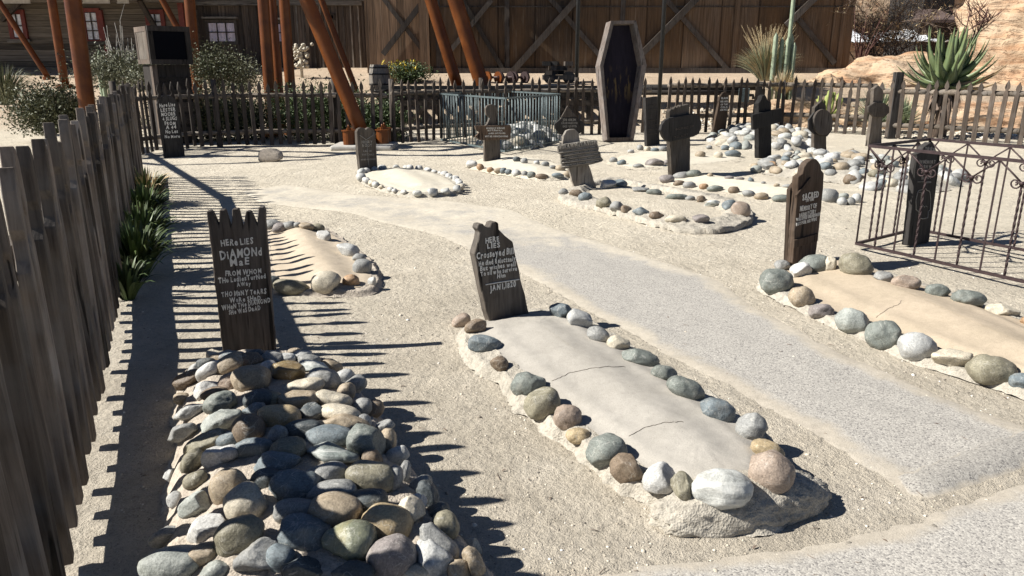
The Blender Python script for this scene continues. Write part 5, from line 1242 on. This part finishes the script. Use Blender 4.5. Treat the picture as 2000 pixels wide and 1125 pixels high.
rock('distant pinkish rock hill behind the dead bush', (18, 50, 0), (22, 8, 9), 21, 0, 6, .2, 'rock_hill')
rock('distant rock hill at the far right', (48, 46, 0), (20, 9, 14), 27, 0, 6, .2, 'rock_hill')
# brown and rubble of small stones under the right fence
Ys = 33.0
r = thing('shed', (X(1835, 20, Ys), Ys, 2), 'dark brown shed with a low slanting roof behind the dead bush', 'shed')
m = MB(); bx(m, X(1803, 20, Ys), X(1862, 20, Ys), Ys, Ys+3, 1.5, zpx(-60, Ys)); m.build('wall', 'wood_black', r)
a, b = PY(1785, 38, Ys-1.2), PY(1880, 38, Ys-1.2); m = MB(); m.add([a, b, (b.x-.4, Ys, zpx(18, Ys)), (a.x+.5, Ys, zpx(18, Ys)), a-Vector((0, 0, .12)), b-Vector((0, 0, .12))], [(0, 1, 2, 3), (4, 5, 1, 0), (4, 3, 2, 5)]); m.build('roof', 'roofing', r)
m = MB(); bx(m, X(1800, 45, Ys), X(1850, 45, Ys), Ys-.9, Ys-.1, 1.3, zpx(44, Ys)); m.build('porch_wall', 'wood_brown', r)
def tarp(label, x0, x1, y0, y1, Y):
    m = MB(); n = 24; k = 10; a = PY(x0, y1, Y); b = PY(x1, y0, Y); 
    for j in range(k+1):
        for i in range(n+1):
            u, v = i/n, j/k; z = a.z+(b.z-a.z)*(math.sin(math.pi*u)**.5 if 0 < u < 1 else 0)*(v)*(.7+.4*noise.noise(Vector((u*5, v*3, x0)))); m.v.append((a.x+(b.x-a.x)*u, Y+1.8*v, z+.06*noise.noise(Vector((u*14, v*9, x0)))))
    for j in range(k):
        for i in range(n): q_ = j*(n+1)+i; m.f.append((q_, q_+1, q_+n+2, q_+n+1)); m.smooth.append(True)
    o = m.build('tarpaulin', 'tarp'); tag(o, label, 'tarpaulin', 'white tarpaulins'); s_ = o.modifiers.new('s', 'SOLIDIFY'); s_.thickness = .03
tarp('white tarpaulin draped behind the dead bush next to the barn corner', 1660, 1740, 44, 82, 30.5)
tarp('white tarpaulin draped in front of the brown shed', 1740, 1862, 42, 80, 31)
q = at(1730, 27); m = MB(); root = thing('dead_bush', (X(1735, 80, 27), 27, 1.5), 'large leafless tangled bush between the barn corner and the aloe', 'bush')
m2 = MB()
def twigs(p, d, L_, r_, dep):
    pts = [p]; dd = d.normalized(); q_ = p
    for i in range(4): dd = (dd+Vector((rnd(-.35, .35), rnd(-.35, .35), rnd(-.2, .2)))).normalized(); q_ = q_+dd*L_/4; pts.append(q_)
    m.tube(pts, [r_*(1-.18*i) for i in range(5)], 4, False)
    if dep > 0:
        for i in range(3 if dep > 1 else 5): twigs(pts[random.randint(1, 4)], dd+Vector((rnd(-1, 1), rnd(-.8, .8), rnd(-.5, .9))), L_*.68, r_*.6, dep-1)
    else:
        for i in range(2): e = pts[random.randint(2, 4)]; m2.blade(e, e+Vector((rnd(-.1, .1), rnd(-.1, .1), rnd(-.05, .12))), .03, 0, 1, .2, rnd(0, 3))
for k in range(40):
    b = Vector((X(rnd(1685, 1800), 88, 27), 27+rnd(-.5, .8), 1.6)); twigs(b, Vector((rnd(-.9, .9), rnd(-.4, .4), 1)), rnd(.9, 1.8), .022, 3)
m.build('branches', 'twig', root); m2.build('dry_leaves', 'straw', root)
m = MB(); b = Vector((X(1682, 90, 25.9), 25.9, 1.4)); root = thing('ocotillo', b, 'fan of thin bare dark stems beside the barn corner', 'bush')
for k in range(16):
    a = rnd(-.5, .9); m.tube([b, b+Vector((a*.35, rnd(-.1, .1), .7)), b+Vector((a, rnd(-.2, .2), rnd(1.2, 2.2)))], [.02, .014, .005], 5)
m.build('stems', 'twig_red', root)

# ================================================================== grit and small stones on the ground (uncountable)
m = MB(); vs1, fs1 = ico(1)
SHR = [((p.x, p.y)) for p in PA]
for k in range(5200):
    Y = 1.6+(random.random()**1.6)*9; x = rnd(-.48*Y-.3, .78*Y); s_ = rnd(.0022, .006)*(1+.06*Y) if random.random() > .03 else rnd(.008, .016)
    e = Vector((rnd(.7, 1.3), rnd(.7, 1.3), rnd(.5, .9))); z = gz(x, Y)
    m.add([Vector((x, Y, z))+Vector((v.x*e.x, v.y*e.y, v.z*e.z))*s_ for v in vs1], fs1, True)
def m_grit():
    s = NT('grit'); g_ = s.n('NewGeometry'); col = s.ramp(g_.outputs['Random Per Island'], [(0, (.16, .145, .125)), (.4, (.4, .35, .28)), (.8, (.6, .54, .44)), (1, (.75, .72, .66))]); return s.done(col, .9, .2)
M['grit'] = m_grit()
o = m.build('gravel', 'grit'); o['kind'] = 'stuff'; o['label'] = 'fine loose grit scattered over the sand'; o['category'] = 'gravel'
m = MB()
for k in range(260):
    Y = 1.8+(random.random()**1.3)*9; x = rnd(-.45*Y, .75*Y); an = rnd(0, 6.28); L0 = rnd(.012, .05); z = gz(x, Y)+.004
    d_ = Vector((math.cos(an), math.sin(an), rnd(-.05, .15)))*L0
    if k % 3: m.tube([Vector((x, Y, z)), Vector((x, Y, z))+d_*.5+Vector((rnd(-.004, .004), rnd(-.004, .004), .002)), Vector((x, Y, z))+d_], [.0016, .0014, .0008], 4)
    else: m.blade(Vector((x, Y, z)), Vector((x, Y, z))+d_*.7, .009, .003, 2, .4)
o = m.build('leaf_litter', 'twig'); o['kind'] = 'stuff'; o['label'] = 'dry twigs and leaf bits blown over the sand'; o['category'] = 'leaf litter'
# rubble under the far fences
m = MB(); 
for k in range(1500):
    px = random.choice([rnd(1300, 2010), rnd(1290, 1700)]); Y = rnd(20.2, 21.6); x = X(px, 230, Y)
    if px > 1700: Y = rnd(17.5, 19.5); x = X(px, 230, Y)
    s_ = rnd(.02, .06); m.add([Vector((x, Y, T(x, Y)))+Vector((v.x*rnd(.8, 1.2), v.y, v.z*.7))*s_ for v in vs1], fs1, False)
o = m.build('rubble', 'grit'); o['kind'] = 'stuff'; o['label'] = 'loose rubble on the bank behind the right fences'; o['category'] = 'rubble'
